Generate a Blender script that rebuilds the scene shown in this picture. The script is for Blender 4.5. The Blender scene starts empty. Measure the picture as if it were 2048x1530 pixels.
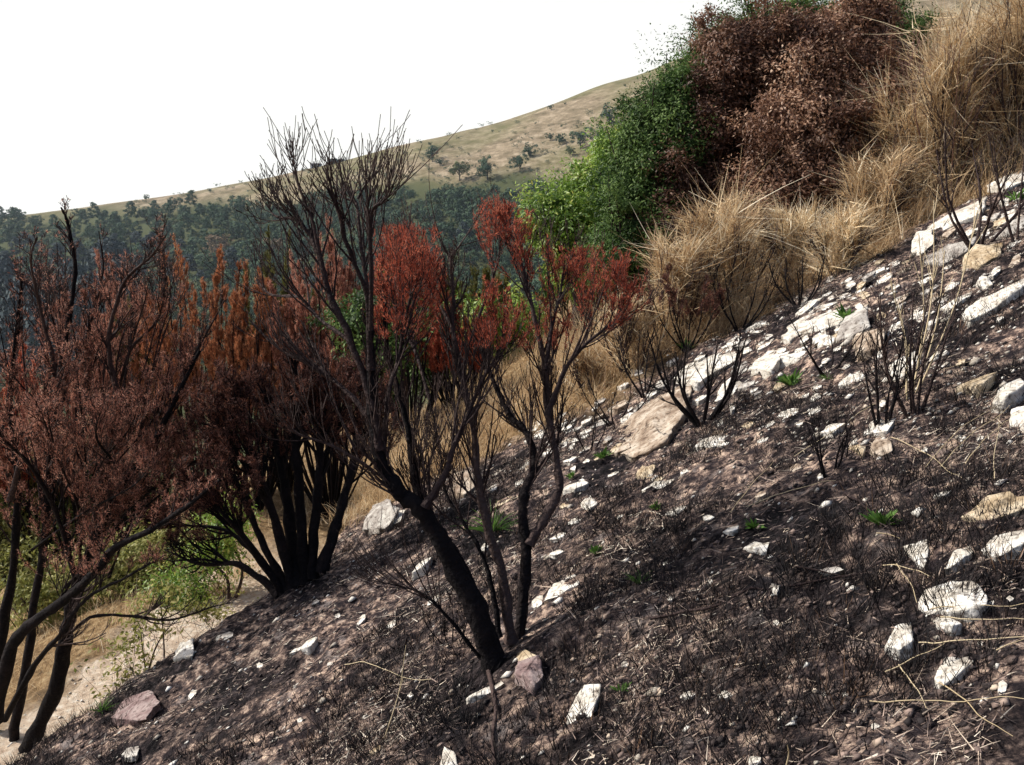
import bpy, math, random
import numpy as np
from mathutils import Vector
random.seed(7)
RNG = np.random.default_rng(11)
scene = bpy.context.scene
COL = scene.collection
F = 1877.0
CAM = np.array([0.0, 0.0, 1.6])
PITCH = math.atan(285 / F)
SUN = Vector((-0.90, 0.17, 0.88)).normalized()

# ------------------------------------------------------------------ noise
def _h(ix, iy, s):
    n = np.sin(ix * 127.1 + iy * 311.7 + s * 74.7) * 43758.5453
    return n - np.floor(n)
def vn(x, y, s=0):
    ix = np.floor(x); iy = np.floor(y); fx = x - ix; fy = y - iy
    fx = fx * fx * (3 - 2 * fx); fy = fy * fy * (3 - 2 * fy)
    a = _h(ix, iy, s); b = _h(ix + 1, iy, s); c = _h(ix, iy + 1, s); d = _h(ix + 1, iy + 1, s)
    return (a + (b - a) * fx) * (1 - fy) + (c + (d - c) * fx) * fy - 0.5
def sstep(a, b, x):
    t = np.clip((x - a) / (b - a), 0, 1)
    return t * t * (3 - 2 * t)

# ------------------------------------------------------------------ terrain
RID_X = np.array([-4500, -1500, -600, -200, 0, 160, 330, 520, 640, 760, 860, 960, 1100, 1180, 1280, 1340, 1600, 2048, 3000, 6000], float)
RID_Y = np.array([470, 470, 455, 440, 432, 424, 397, 362, 341, 316, 286, 262, 216, 191, 160, 140, 60, -40, -120, -160], float)
def x_edge(y):
    return np.interp(y, [-10, 3, 4, 5.0, 5.3, 5.75, 6.3, 7.36, 9, 14, 20, 40], [-9, -5.4, -4.2, -3.1, -2.6, -2.06, -1.55, -1.27, -1.1, -.9, -.6, -.2])
def bench(y):
    return np.interp(y, [-10, 5.3, 8, 12, 20], [-2.6, -2.05, -1.9, -1.6, -1.5])
def H(x, y, fine=True):
    x = np.asarray(x, float); y = np.asarray(y, float)
    zn = 0.5 * x
    zn = np.where(x > 9, 4.5 + 0.36 * (x - 9), zn)
    xe = x_edge(y); d = xe - x
    zb = bench(y)
    k = sstep(0.0, 0.55, d)
    zl = zb - 0.42 * np.maximum(0, d - 2.4)
    zn = zn * (1 - k) + np.minimum(zl, zn) * k
    zn = zn - 0.22 * np.maximum(0, y - 17) - 0.12 * np.maximum(0, y - 40)
    if fine:
        near = 1 - sstep(12, 30, y)
        zn = zn + 0.16 * vn(x * .9, y * .9, 1) * near + 0.07 * vn(x * 2.7, y * 2.7, 2) * near * (1 - .6 * k) + 0.042 * vn(x * 9, y * 9, 3) * near * (1 - .5 * k) + 0.026 * vn(x * 24, y * 24, 4) * near
    yy = np.maximum(y, 30.0)
    px = 1024 + F * x / yy
    zr = 1.6 + 260 * (480 - np.interp(px, RID_X, RID_Y)) / F
    s = np.clip((y - 80) / 180, 0, 1)
    S = s * s * (3 - 2 * s) * .75 + s * .25
    zh = -32 + (zr + 32) * S - 0.10 * np.maximum(0, y - 260)
    zh = zh + 3.0 * vn(x / 38, y / 38, 7) + 1.0 * vn(x / 11, y / 11, 8)
    zh = np.where(y < 60, -34, zh)
    return np.maximum(zn, zh)
cp, sp = math.cos(PITCH), math.sin(PITCH)
def ray(px, py):
    a = (np.asarray(px, float) - 1024) / F; b = (765 - np.asarray(py, float)) / F
    dy = cp + sp * b; dz = -sp + cp * b
    return a / dy, dz / dy
def P(px, py, Y):
    u, v = ray(px, py)
    return Vector((float(u) * Y, Y, 1.6 + float(v) * Y))
TS = np.concatenate([np.geomspace(1.0, 30, 700), np.geomspace(30.3, 700, 500)])
def G(px, py):
    px = np.atleast_1d(np.asarray(px, float)); py = np.atleast_1d(np.asarray(py, float))
    u, v = ray(px, py); out = np.zeros((len(px), 3))
    for c in range(0, len(px), 500):
        uu = u[c:c + 500, None]; vv = v[c:c + 500, None]
        X = uu * TS; Z = 1.6 + vv * TS
        hit = Z <= H(X, np.broadcast_to(TS, X.shape))
        i = hit.argmax(1); i = np.where(hit.any(1), i, len(TS) - 1)
        t = TS[i]; out[c:c + 500, 0] = uu[:, 0] * t; out[c:c + 500, 1] = t
        out[c:c + 500, 2] = H(out[c:c + 500, 0], t)
    return out

# ------------------------------------------------------------------ mesh builder
class MB:
    def __init__(s): s.v = []; s.t = []; s.f = []; s.n = 0
    def add(s, V, Fc, tint=0.5):
        V = np.asarray(V, float).reshape(-1, 3); Fc = np.asarray(Fc, int)
        s.v.append(V); s.f.append(Fc + s.n); s.n += len(V)
        s.t.append(np.full(len(V), tint) if np.isscalar(tint) else np.asarray(tint, float))
    def build(s, name, mat, parent=None, smooth=False, origin=None):
        me = bpy.data.meshes.new(name)
        if s.n == 0:
            s.add([[0, 0, 0], [.001, 0, 0], [0, .001, 0]], [[0, 1, 2]])
        V = np.concatenate(s.v); 
        o_ = np.zeros(3) if origin is None else np.array(origin, float)
        V = V - o_
        me.vertices.add(len(V)); me.vertices.foreach_set('co', V.ravel())
        lt = np.concatenate([np.full(len(f), f.shape[1]) for f in s.f])
        li = np.concatenate([f.ravel() for f in s.f])
        me.loops.add(len(li)); me.loops.foreach_set('vertex_index', li.astype(np.int32))
        me.polygons.add(len(lt)); st = np.concatenate([[0], np.cumsum(lt)[:-1]])
        me.polygons.foreach_set('loop_start', st.astype(np.int32))
        if smooth: me.polygons.foreach_set('use_smooth', np.ones(len(lt), bool))
        me.update(calc_edges=True)
        at = me.attributes.new('tint', 'FLOAT', 'POINT'); at.data.foreach_set('value', np.concatenate(s.t).astype(np.float32))
        me.materials.append(mat)
        o = bpy.data.objects.new(name, me); COL.objects.link(o)
        if parent: o.parent = parent
        elif origin is not None: o.location = o_
        return o
def norm(a): return a / np.maximum(np.linalg.norm(a, axis=-1, keepdims=True), 1e-9)
def tube(mb, pts, rad, sides=5, tint=0.5, rough=0.0):
    p = np.array([tuple(q) for q in pts], float); r = np.asarray(rad, float)
    t = np.gradient(p, axis=0); t = norm(t)
    ref = np.array([0.3, 1, 0.1]) if abs(t[:, 2]).mean() > .5 else np.array([0.1, .2, 1.0])
    a = norm(np.cross(t, ref)); b = np.cross(t, a)
    an = np.linspace(0, 2 * math.pi, sides, endpoint=False)
    rr = r[:, None] * np.ones((1, sides))
    if rough: rr = rr * (1 + rough * RNG.uniform(-1, 1, rr.shape))
    V = p[:, None] + (a[:, None] * np.cos(an)[None, :, None] + b[:, None] * np.sin(an)[None, :, None]) * rr[:, :, None]
    K = len(p); i = np.arange(K - 1)[:, None] * sides; j = np.arange(sides)[None]; j2 = (j + 1) % sides
    Q = np.stack([i + j, i + j2, i + sides + j2, i + sides + j], -1).reshape(-1, 4)
    mb.add(V.reshape(-1, 3), Q, tint)
def smooth_poly(pts, n=6):
    p = np.array([tuple(q) for q in pts], float)
    if len(p) < 3:
        return np.array([p[0] + (p[-1] - p[0]) * k / n for k in range(n + 1)])
    e = np.concatenate([[2 * p[0] - p[1]], p, [2 * p[-1] - p[-2]]]); out = []
    for i in range(1, len(e) - 2):
        for k in range(n):
            t = k / n
            out.append(.5 * (2 * e[i] + (e[i + 1] - e[i - 1]) * t + (2 * e[i - 1] - 5 * e[i] + 4 * e[i + 1] - e[i + 2]) * t * t + (3 * e[i] - e[i - 1] - 3 * e[i + 1] + e[i + 2]) * t ** 3))
    out.append(p[-1]); return np.array(out)
def rv():
    return Vector((random.gauss(0, 1), random.gauss(0, 1), random.gauss(0, 1))).normalized()
def branch(mb, tips, p, d, L, r, lvl, up=0.25, wob=0.18, kids=(3, 5), ang=(.35, .8), ratio=.6, tint=.5, minr=.0012):
    n = 4 + (lvl > 1); pts = [p.copy()]; q = p.copy(); dd = d.normalized()
    for i in range(n):
        dd = (dd + rv() * wob + Vector((0, 0, up / n * 1.6))).normalized(); q = q + dd * (L / n); pts.append(q.copy())
    rad = np.maximum(r * np.linspace(1, .42, n + 1), minr)
    tube(mb, pts, rad, 5 if r > .008 else (4 if r > .004 else 3), tint + random.uniform(-.12, .12))
    if lvl <= 0:
        tips.append(pts); return
    for k in range(random.randint(*kids)):
        t = random.uniform(.25, 1.0) * n; i = min(int(t), n - 1); f = t - i
        bp = pts[i].lerp(pts[i + 1], f); bd = (pts[i + 1] - pts[i]).normalized()
        ax = bd.cross(rv()).normalized(); a = random.uniform(*ang)
        cd = bd * math.cos(a) + ax * math.sin(a)
        branch(mb, tips, bp, cd, L * ratio * random.uniform(.7, 1.2) * (1.15 - .4 * t / n), rad[i] * .7, lvl - 1, up, wob, kids, ang, ratio, tint, minr)
    tips.append(pts[-3:])
def needles(mb, tips, count, ln=.028, wd=.005, spread=.55, tint=(0, 1), keep=None, zt=None):
    A = []; B = []
    for t in tips:
        for i in range(len(t) - 1): A.append(tuple(t[i])); B.append(tuple(t[i + 1]))
    if not A: return
    A = np.array(A); B = np.array(B)
    if keep is not None:
        m = keep(A); A = A[m]; B = B[m]
        if len(A) < 1: return
    w = np.linalg.norm(B - A, axis=1); i = RNG.choice(len(A), count, p=w / w.sum()); f = RNG.random((count, 1))
    c = A[i] * (1 - f) + B[i] * f; d = norm(B[i] - A[i]); rnd = norm(RNG.normal(size=(count, 3)))
    dr = norm(d * (1 - spread * .5) + rnd * spread); sd = norm(np.cross(dr, norm(RNG.normal(size=(count, 3)))))
    l = ln * RNG.uniform(.6, 1.5, (count, 1)); ww = wd * RNG.uniform(.6, 1.4, (count, 1))
    c = c + rnd * .004
    V = np.stack([c - sd * ww * .5, c + sd * ww * .5, c + dr * l], 1)
    tv = RNG.uniform(tint[0], tint[1], len(A))[i] * .6 + RNG.uniform(tint[0], tint[1], count) * .4
    mb.add(V.reshape(-1, 3), np.arange(count * 3).reshape(-1, 3), np.repeat(tv, 3))
def leaves(mb, c, d, nrm, ln, wd, tint):
    n = len(c); d = norm(d); s = norm(np.cross(d, nrm)); up = np.cross(s, d)
    l = ln * RNG.uniform(.65, 1.3, (n, 1)); w = wd * RNG.uniform(.7, 1.2, (n, 1))
    V = np.stack([c, c + d * l * .45 + s * w * .5 + up * w * .15, c + d * l, c + d * l * .45 - s * w * .5 + up * w * .15], 1)
    q = np.arange(n)[:, None] * 4
    mb.add(V.reshape(-1, 3), np.concatenate([q + [0, 1, 2], q + [0, 2, 3]], 0), np.repeat(tint, 4))
def blades(mb, root, d, L, w, droop, tint, seg=4):
    n = len(root); d = norm(d); L = np.reshape(L, (-1, 1)); w = np.reshape(w, (-1, 1)); droop = np.reshape(droop, (-1, 1))
    sd = norm(np.cross(d, norm(RNG.normal(size=(n, 3))))); rows = []; p = root.copy(); dd = d.copy()
    for k in range(seg + 1):
        ww = w * (1 - .85 * k / seg); rows.append(np.stack([p - sd * ww * .5, p + sd * ww * .5], 1))
        p = p + dd * L / seg; dd = norm(dd + np.array([0, 0, -1]) * droop / seg)
    V = np.stack(rows, 1).reshape(n, -1, 3); m = (seg + 1) * 2; q = np.arange(n)[:, None] * m
    Fc = np.concatenate([q + [2 * k, 2 * k + 1, 2 * k + 3, 2 * k + 2] for k in range(seg)], 0)
    mb.add(V.reshape(-1, 3), Fc, np.repeat(tint, m))

# ------------------------------------------------------------------ materials
def N(nt, typ, **kw):
    n = nt.nodes.new(typ)
    for k, v in kw.items(): setattr(n, k, v)
    return n
def ramp(nt, stops, fac):
    r = N(nt, 'ShaderNodeValToRGB'); e = r.color_ramp.elements
    while len(e) < len(stops): e.new(.5)
    for i, (p, c) in enumerate(stops):
        e[i].position = p; e[i].color = (*c, 1)
    nt.links.new(fac, r.inputs[0]); return r.outputs[0]
def base(name):
    m = bpy.data.materials.new(name); m.use_nodes = True; nt = m.node_tree; nt.nodes.clear()
    out = N(nt, 'ShaderNodeOutputMaterial'); return m, nt, out
def tintmat(name, stops, rough=.7, trans=0.0, spec=.3, noise=0.0, nscale=8, bump=0.0, bscale=60):
    m, nt, out = base(name); L = nt.links
    a = N(nt, 'ShaderNodeAttribute', attribute_name='tint'); fac = a.outputs['Fac']
    if noise:
        tc = N(nt, 'ShaderNodeTexCoord'); nz = N(nt, 'ShaderNodeTexNoise'); nz.inputs['Scale'].default_value = nscale; nz.inputs['Detail'].default_value = 5
        L.new(tc.outputs['Object'], nz.inputs['Vector'])
        ma = N(nt, 'ShaderNodeMath', operation='MULTIPLY_ADD'); L.new(nz.outputs[0], ma.inputs[0]); ma.inputs[1].default_value = noise * 2
        m2 = N(nt, 'ShaderNodeMath', operation='SUBTRACT'); L.new(fac, m2.inputs[0]); m2.inputs[1].default_value = noise
        L.new(m2.outputs[0], ma.inputs[2]); fac = ma.outputs[0]
    c = ramp(nt, stops, fac)
    b = N(nt, 'ShaderNodeBsdfPrincipled'); L.new(c, b.inputs['Base Color']); b.inputs['Roughness'].default_value = rough; b.inputs['Specular IOR Level'].default_value = spec
    if bump:
        tc = N(nt, 'ShaderNodeTexCoord'); nz = N(nt, 'ShaderNodeTexNoise'); nz.inputs['Scale'].default_value = bscale; nz.inputs['Detail'].default_value = 6
        L.new(tc.outputs['Object'], nz.inputs['Vector']); bp = N(nt, 'ShaderNodeBump'); bp.inputs['Strength'].default_value = bump; bp.inputs['Distance'].default_value = .02
        L.new(nz.outputs[0], bp.inputs['Height']); L.new(bp.outputs[0], b.inputs['Normal'])
    if trans:
        t = N(nt, 'ShaderNodeBsdfTranslucent'); L.new(c, t.inputs[0]); mx = N(nt, 'ShaderNodeMixShader'); mx.inputs[0].default_value = trans
        L.new(b.outputs[0], mx.inputs[1]); L.new(t.outputs[0], mx.inputs[2]); L.new(mx.outputs[0], out.inputs[0])
    else: L.new(b.outputs[0], out.inputs[0])
    return m
M = {}
M['char'] = tintmat('charred_bark', [(0, (.004, .0035, .004)), (.5, (.011, .009, .010)), (1, (.04, .028, .026))], .85, spec=.12, noise=.35, nscale=14, bump=.8, bscale=50)
M['bark'] = tintmat('scorched_bark', [(0, (.010, .007, .008)), (.45, (.036, .022, .021)), (.8, (.10, .068, .060)), (1, (.26, .20, .18))], .75, spec=.2, noise=.35, nscale=9, bump=.8, bscale=60)
M['rtwig'] = tintmat('reddish_twigs', [(0, (.07, .035, .03)), (1, (.24, .13, .10))], .7)
M['red'] = tintmat('rust_red_needles', [(0, (.13, .032, .022)), (.5, (.46, .105, .06)), (1, (.72, .28, .17))], .6, trans=.5)
M['orange'] = tintmat('orange_needles', [(0, (.12, .045, .025)), (.5, (.44, .17, .08)), (1, (.72, .38, .20))], .6, trans=.4)
M['pink'] = tintmat('pinkish_brown_needles', [(0, (.09, .040, .030)), (.5, (.44, .19, .135)), (1, (.74, .45, .33))], .6, trans=.45)
M['brown'] = tintmat('dark_brown_needles', [(0, (.03, .016, .014)), (.6, (.14, .058, .044)), (1, (.42, .18, .11))], .6, trans=.3)
M['olive'] = tintmat('olive_needles', [(0, (.05, .055, .015)), (.5, (.13, .13, .035)), (1, (.26, .23, .07))], .6, trans=.35)
M['oak'] = tintmat('oak_leaves', [(0, (.022, .05, .014)), (.5, (.085, .155, .040)), (1, (.21, .31, .09))], .55, trans=.35, spec=.22)
M['lime'] = tintmat('light_green_leaves', [(0, (.09, .17, .03)), (.5, (.23, .36, .06)), (.85, (.40, .50, .11)), (1, (.60, .46, .14))], .45, trans=.4, spec=.5)
M['sear'] = tintmat('scorched_leaves', [(0, (.045, .020, .013)), (.45, (.20, .105, .068)), (.85, (.46, .28, .18)), (1, (.74, .55, .40))], .5, trans=.35, spec=.3)
M['straw'] = tintmat('dry_strands', [(0, (.14, .08, .045)), (.45, (.50, .345, .195)), (.8, (.80, .64, .40)), (1, (.88, .79, .60))], .6, trans=.3)
M['pale'] = tintmat('pale_straw', [(0, (.30, .22, .12)), (1, (.66, .55, .36))], .6)
M['litter'] = tintmat('burnt_litter', [(0, (.010, .008, .009)), (.35, (.055, .040, .038)), (.6, (.30, .22, .185)), (.82, (.54, .44, .34)), (1, (.78, .70, .58))], .8)
M['stub'] = tintmat('charred_stubble', [(0, (.006, .006, .008)), (.7, (.03, .022, .02)), (1, (.16, .09, .05))], .8)
M['gravel'] = tintmat('pale_gravel', [(0, (.12, .10, .09)), (.5, (.40, .36, .30)), (1, (.75, .73, .68))], .8)
M['green'] = tintmat('fresh_green', [(0, (.04, .10, .015)), (1, (.16, .30, .06))], .5, trans=.35)
M['yelgreen'] = tintmat('yellow_green_leaves', [(0, (.11, .13, .03)), (.6, (.30, .31, .09)), (1, (.55, .50, .22))], .5, trans=.4)
M['far'] = tintmat('far_foliage', [(0, (.022, .050, .040)), (.5, (.055, .105, .060)), (1, (.12, .19, .09))], .8)
M['faro'] = tintmat('far_olive_foliage', [(0, (.040, .065, .030)), (.5, (.12, .15, .065)), (1, (.22, .24, .11))], .8)
M['farb'] = tintmat('far_brown_foliage', [(0, (.09, .06, .04)), (.5, (.20, .14, .08)), (1, (.32, .23, .13))], .8)
M['farp'] = tintmat('far_pine_foliage', [(0, (.020, .032, .048)), (.5, (.034, .056, .064)), (1, (.062, .09, .085))], .8)  # distance haze is put into the colour as a bluish tint
M['fartrunk'] = tintmat('far_trunk', [(0, (.03, .03, .035)), (1, (.08, .07, .07))], .9)
def rockmat(name, c0, c1, c2, strat=(1, 1, 1)):
    m, nt, out = base(name); L = nt.links; tc = N(nt, 'ShaderNodeTexCoord')
    n1 = N(nt, 'ShaderNodeTexNoise'); n1.inputs['Scale'].default_value = 9; n1.inputs['Detail'].default_value = 8; n1.inputs['Roughness'].default_value = .65
    L.new(tc.outputs['Object'], n1.inputs['Vector'])
    c = ramp(nt, [(.30, c0), (.47, c1), (.62, c2)], n1.outputs[0])
    mp = N(nt, 'ShaderNodeMapping'); mp.inputs['Scale'].default_value = (6, 6, 70); L.new(tc.outputs['Object'], mp.inputs[0])
    n2 = N(nt, 'ShaderNodeTexNoise'); n2.inputs['Scale'].default_value = 1; n2.inputs['Detail'].default_value = 6; L.new(mp.outputs[0], n2.inputs['Vector'])
    n3 = N(nt, 'ShaderNodeTexNoise'); n3.inputs['Scale'].default_value = 45; n3.inputs['Detail'].default_value = 5; L.new(tc.outputs['Object'], n3.inputs['Vector'])
    dk = ramp(nt, [(.34, (.22, .19, .17)), (.46, (1, 1, 1))], n3.outputs[0])
    mx = N(nt, 'ShaderNodeMix', data_type='RGBA', blend_type='MULTIPLY'); mx.inputs[0].default_value = .8; L.new(c, mx.inputs[6]); L.new(dk, mx.inputs[7])
    ad = N(nt, 'ShaderNodeMath', operation='ADD'); L.new(n2.outputs[0], ad.inputs[0]); L.new(n3.outputs[0], ad.inputs[1])
    bp = N(nt, 'ShaderNodeBump'); bp.inputs['Strength'].default_value = .7; bp.inputs['Distance'].default_value = .012; L.new(ad.outputs[0], bp.inputs['Height'])
    b = N(nt, 'ShaderNodeBsdfPrincipled'); b.inputs['Roughness'].default_value = .85; b.inputs['Specular IOR Level'].default_value = .2
    L.new(mx.outputs[2], b.inputs['Base Color']); L.new(bp.outputs[0], b.inputs['Normal']); L.new(b.outputs[0], out.inputs[0]); return m
M['w'] = rockmat('white_limestone', (.22, .18, .14), (.56, .52, .45), (.76, .74, .69))
M['t'] = rockmat('tan_sandstone', (.12, .075, .05), (.30, .23, .17), (.50, .43, .35))
M['g'] = rockmat('grey_stone', (.14, .12, .11), (.32, .29, .26), (.50, .48, .44))
M['o'] = rockmat('ochre_stone', (.22, .15, .08), (.40, .31, .20), (.58, .49, .36))
M['p'] = rockmat('pinkish_stone', (.11, .07, .07), (.21, .145, .14), (.33, .265, .25))

def ground_mat():
    m, nt, out = base('burnt_ground'); L = nt.links; geo = N(nt, 'ShaderNodeNewGeometry'); pos = geo.outputs['Position']
    def noise(sc, det=6, ro=.6, vec=pos):
        n = N(nt, 'ShaderNodeTexNoise'); n.inputs['Scale'].default_value = sc; n.inputs['Detail'].default_value = det; n.inputs['Roughness'].default_value = ro; L.new(vec, n.inputs['Vector']); return n.outputs[0]
    burn = N(nt, 'ShaderNodeAttribute', attribute_name='burn').outputs['Fac']
    pth = N(nt, 'ShaderNodeAttribute', attribute_name='path').outputs['Fac']
    ash = ramp(nt, [(.34, (.006, .005, .008)), (.46, (.022, .018, .021)), (.52, (.085, .066, .062)), (.57, (.24, .19, .165)), (.66, (.48, .41, .34))], noise(13, 10, .75))
    gry = ramp(nt, [(.56, (0, 0, 0)), (.68, (.55, .55, .55))], noise(5.5, 8, .7)); ga = N(nt, 'ShaderNodeMix', data_type='RGBA'); L.new(gry, ga.inputs[0]); L.new(ash, ga.inputs[6]); ga.inputs[7].default_value = (.27, .255, .26, 1); ash = ga.outputs[2]
    big = ramp(nt, [(.41, (.22, .21, .25)), (.55, (2.0, 1.82, 1.66))], noise(1.7, 5))  # broad char mottling, its dark end deepened to stand in for soft cast shadows
    mb_ = N(nt, 'ShaderNodeMix', data_type='RGBA', blend_type='MULTIPLY'); mb_.inputs[0].default_value = 1; L.new(ash, mb_.inputs[6]); L.new(big, mb_.inputs[7])
    dry = ramp(nt, [(.3, (.06, .038, .020)), (.5, (.24, .155, .075)), (.68, (.44, .33, .19))], noise(11, 9, .7))
    pc = ramp(nt, [(.3, (.40, .29, .21)), (.5, (.66, .53, .40)), (.66, (.80, .72, .60))], noise(16, 8, .65))
    x1 = N(nt, 'ShaderNodeMix', data_type='RGBA'); L.new(burn, x1.inputs[0]); L.new(dry, x1.inputs[6]); L.new(mb_.outputs[2], x1.inputs[7])
    x2 = N(nt, 'ShaderNodeMix', data_type='RGBA'); L.new(pth, x2.inputs[0]); L.new(x1.outputs[2], x2.inputs[6]); L.new(pc, x2.inputs[7])
    bp = N(nt, 'ShaderNodeBump'); bp.inputs['Strength'].default_value = 1; bp.inputs['Distance'].default_value = .035; L.new(noise(28, 8, .75), bp.inputs['Height'])
    b = N(nt, 'ShaderNodeBsdfPrincipled'); b.inputs['Roughness'].default_value = .9; b.inputs['Specular IOR Level'].default_value = .15
    L.new(x2.outputs[2], b.inputs['Base Color']); L.new(bp.outputs[0], b.inputs['Normal']); L.new(b.outputs[0], out.inputs[0]); return m
def hill_mat():
    m, nt, out = base('dry_hill_grass'); L = nt.links; geo = N(nt, 'ShaderNodeNewGeometry'); pos = geo.outputs['Position']
    def noise(sc, det=6, ro=.6, st=(1, 1, 1)):
        mp = N(nt, 'ShaderNodeMapping'); mp.inputs['Scale'].default_value = st; L.new(pos, mp.inputs[0])
        n = N(nt, 'ShaderNodeTexNoise'); n.inputs['Scale'].default_value = sc; n.inputs['Detail'].default_value = det; n.inputs['Roughness'].default_value = ro; L.new(mp.outputs[0], n.inputs['Vector']); return n.outputs[0]
    a = ramp(nt, [(.36, (.085, .072, .042)), (.5, (.22, .175, .115)), (.62, (.40, .33, .24))], noise(.22, 12, .8, (1, .6, 2.5)))
    g = ramp(nt, [(.42, (0, 0, 0)), (.60, (.6, .6, .6))], noise(.035, 5, .6))
    x = N(nt, 'ShaderNodeMix', data_type='RGBA'); L.new(g, x.inputs[0]); L.new(a, x.inputs[6]); x.inputs[7].default_value = (.12, .13, .05, 1)
    fo = N(nt, 'ShaderNodeAttribute', attribute_name='burn').outputs['Fac']
    x2 = N(nt, 'ShaderNodeMix', data_type='RGBA'); L.new(fo, x2.inputs[0]); L.new(x.outputs[2], x2.inputs[6]); x2.inputs[7].default_value = (.065, .075, .035, 1)
    b = N(nt, 'ShaderNodeBsdfPrincipled'); b.inputs['Roughness'].default_value = .95; b.inputs['Specular IOR Level'].default_value = .05
    L.new(x2.outputs[2], b.inputs['Base Color']); L.new(b.outputs[0], out.inputs[0]); return m
M['ground'] = ground_mat(); M['hill'] = hill_mat()

def tag(o, label=None, cat=None, group=None, kind=None):
    if label: o['label'] = label
    if cat: o['category'] = cat
    if group: o['group'] = group
    if kind: o['kind'] = kind
    return o
def empty(name, loc):
    o = bpy.data.objects.new(name, None); COL.objects.link(o); o.location = loc; o.empty_display_size = .1; return o
def pbuild(mb, name, mat, root, smooth=False):
    """build in world coordinates, then parent under an unrotated root"""
    o = mb.build(name, mat, None, smooth, origin=tuple(root.location)); o.location = (0, 0, 0); o.parent = root; return o
def copy_thing(o, loc, rz, sc):
    c = o.copy(); COL.objects.link(c); c.location = loc; c.rotation_euler = (0, 0, rz); c.scale = (sc[0], sc[1], sc[2])
    for ch in o.children:
        k = ch.copy(); COL.objects.link(k); k.parent = c
    return c

# ------------------------------------------------------------------ ground sheets
def burn_mask(x, y):
    yb = np.interp(x, [-3, -1.3, 0, .8, 2, 3, 4.5, 8], [6.9, 7.3, 7.3, 6.9, 7.5, 7.6, 7.9, 8.4]) + .8 * vn(x * 1.7, y * 1.7, 21) + .3 * vn(x * 6, y * 6, 22)
    k = 1 - sstep(-.25, .35, y - yb)
    d = x_edge(y) - x + .3 * vn(x * 5, y * 5, 23)
    return k * (1 - sstep(.05, .35, d))
def path_mask(x, y):
    d = x_edge(y) - x + .35 * vn(x * 3, y * 3, 24)
    return sstep(.35, .7, d) * (1 - sstep(1.9, 2.5, d)) * (1 - sstep(8.6, 10.5, y))
def forest_limit(px):
    return np.interp(px, [-3000, 0, 160, 400, 560, 700, 850, 1000, 1150, 1300, 2048, 4000], [440, 425, 425, 405, 408, 392, 362, 350, 345, 335, 330, 330])
def axis(lo, hi, step, far, g):
    a = list(np.arange(lo, hi, step)); s = step; v = a[-1]
    while v < far[1]: s *= g; v += s; a.append(v)
    s = step; v = a[0]; pre = []
    while v > far[0]: s *= g; v -= s; pre.append(v)
    return np.array(pre[::-1] + a)
gx = axis(-4.6, 6.2, .024, (-420, 420), 1.045); gy = axis(1.6, 9.6, .024, (-30, 520), 1.022)
GX, GY = np.meshgrid(gx, gy); GZ = H(GX, GY)
nx, ny = len(gx), len(gy)
idx = np.arange(nx * ny).reshape(ny, nx)
quads = np.stack([idx[:-1, :-1], idx[:-1, 1:], idx[1:, 1:], idx[1:, :-1]], -1)
cyv = (gy[:-1] + gy[1:]) / 2
def sheet(name, rows, mat, kind, masks):
    q = quads[rows].reshape(-1, 4); used = np.unique(q); remap = np.zeros(nx * ny, int); remap[used] = np.arange(len(used))
    mb = MB(); V = np.stack([GX.ravel(), GY.ravel(), GZ.ravel()], 1)[used]; mb.add(V, remap[q])
    o = mb.build(name, mat, smooth=True)
    for nm, fn in masks.items():
        at = o.data.attributes.new(nm, 'FLOAT', 'POINT'); at.data.foreach_set('value', fn(V[:, 0], V[:, 1]).astype(np.float32))
    tag(o, kind=kind); return o
sheet('ground', cyv < 34, M['ground'], 'structure', {'burn': burn_mask, 'path': path_mask})
def forest_mask(x, y):
    px = 1024 + F * x / np.maximum(y, 1); z = H(x, y); py = 480 - F * (z - 1.6) / np.maximum(y, 1)
    return sstep(-8, 22, py - forest_limit(px) + 30 * vn(x / 12, y / 12, 31))
sheet('hill', cyv >= 34, M['hill'], 'structure', {'burn': forest_mask})
# path sheet, 4 mm above the bench
px_ = np.arange(-7, -.9, .05); py_ = np.arange(1, 10.2, .05)
PX, PY = np.meshgrid(px_, py_); PZ = H(PX, PY) + .006
pi = np.arange(PX.size).reshape(PX.shape); pq = np.stack([pi[:-1, :-1], pi[:-1, 1:], pi[1:, 1:], pi[1:, :-1]], -1)
pm = path_mask(PX, PY)[:-1, :-1] > .5
pb = MB(); q = pq[pm]; used = np.unique(q); rm = np.zeros(PX.size, int); rm[used] = np.arange(len(used))
pb.add(np.stack([PX.ravel(), PY.ravel(), PZ.ravel()], 1)[used], rm[q])
po = pb.build('path', M['ground'], smooth=True); tag(po, kind='structure')
for nm, val in (('burn', 0.), ('path', 1.)):
    at = po.data.attributes.new(nm, 'FLOAT', 'POINT'); at.data.foreach_set('value', np.full(len(po.data.vertices), val, np.float32))

# ------------------------------------------------------------------ ground cover (stuff)
def scatter_px(n, x0, x1, y0, y1):
    return G(RNG.uniform(x0, x1, n), RNG.uniform(y0, y1, n))
def scatter_xy(n, x0, x1, y0, y1):
    x = RNG.uniform(x0, x1, n); y = RNG.uniform(y0, y1, n); return np.stack([x, y, H(x, y)], 1)
def near_scatter(n):
    y = 1.7 + (9.0 - 1.7) * RNG.random(n) ** 1.15; x = RNG.uniform(-.72, .66, n) * y; x = x - .2
    return np.stack([x, y, H(x, y)], 1)
SN = norm(np.array([-.5, 0, 1.0]))
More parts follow.
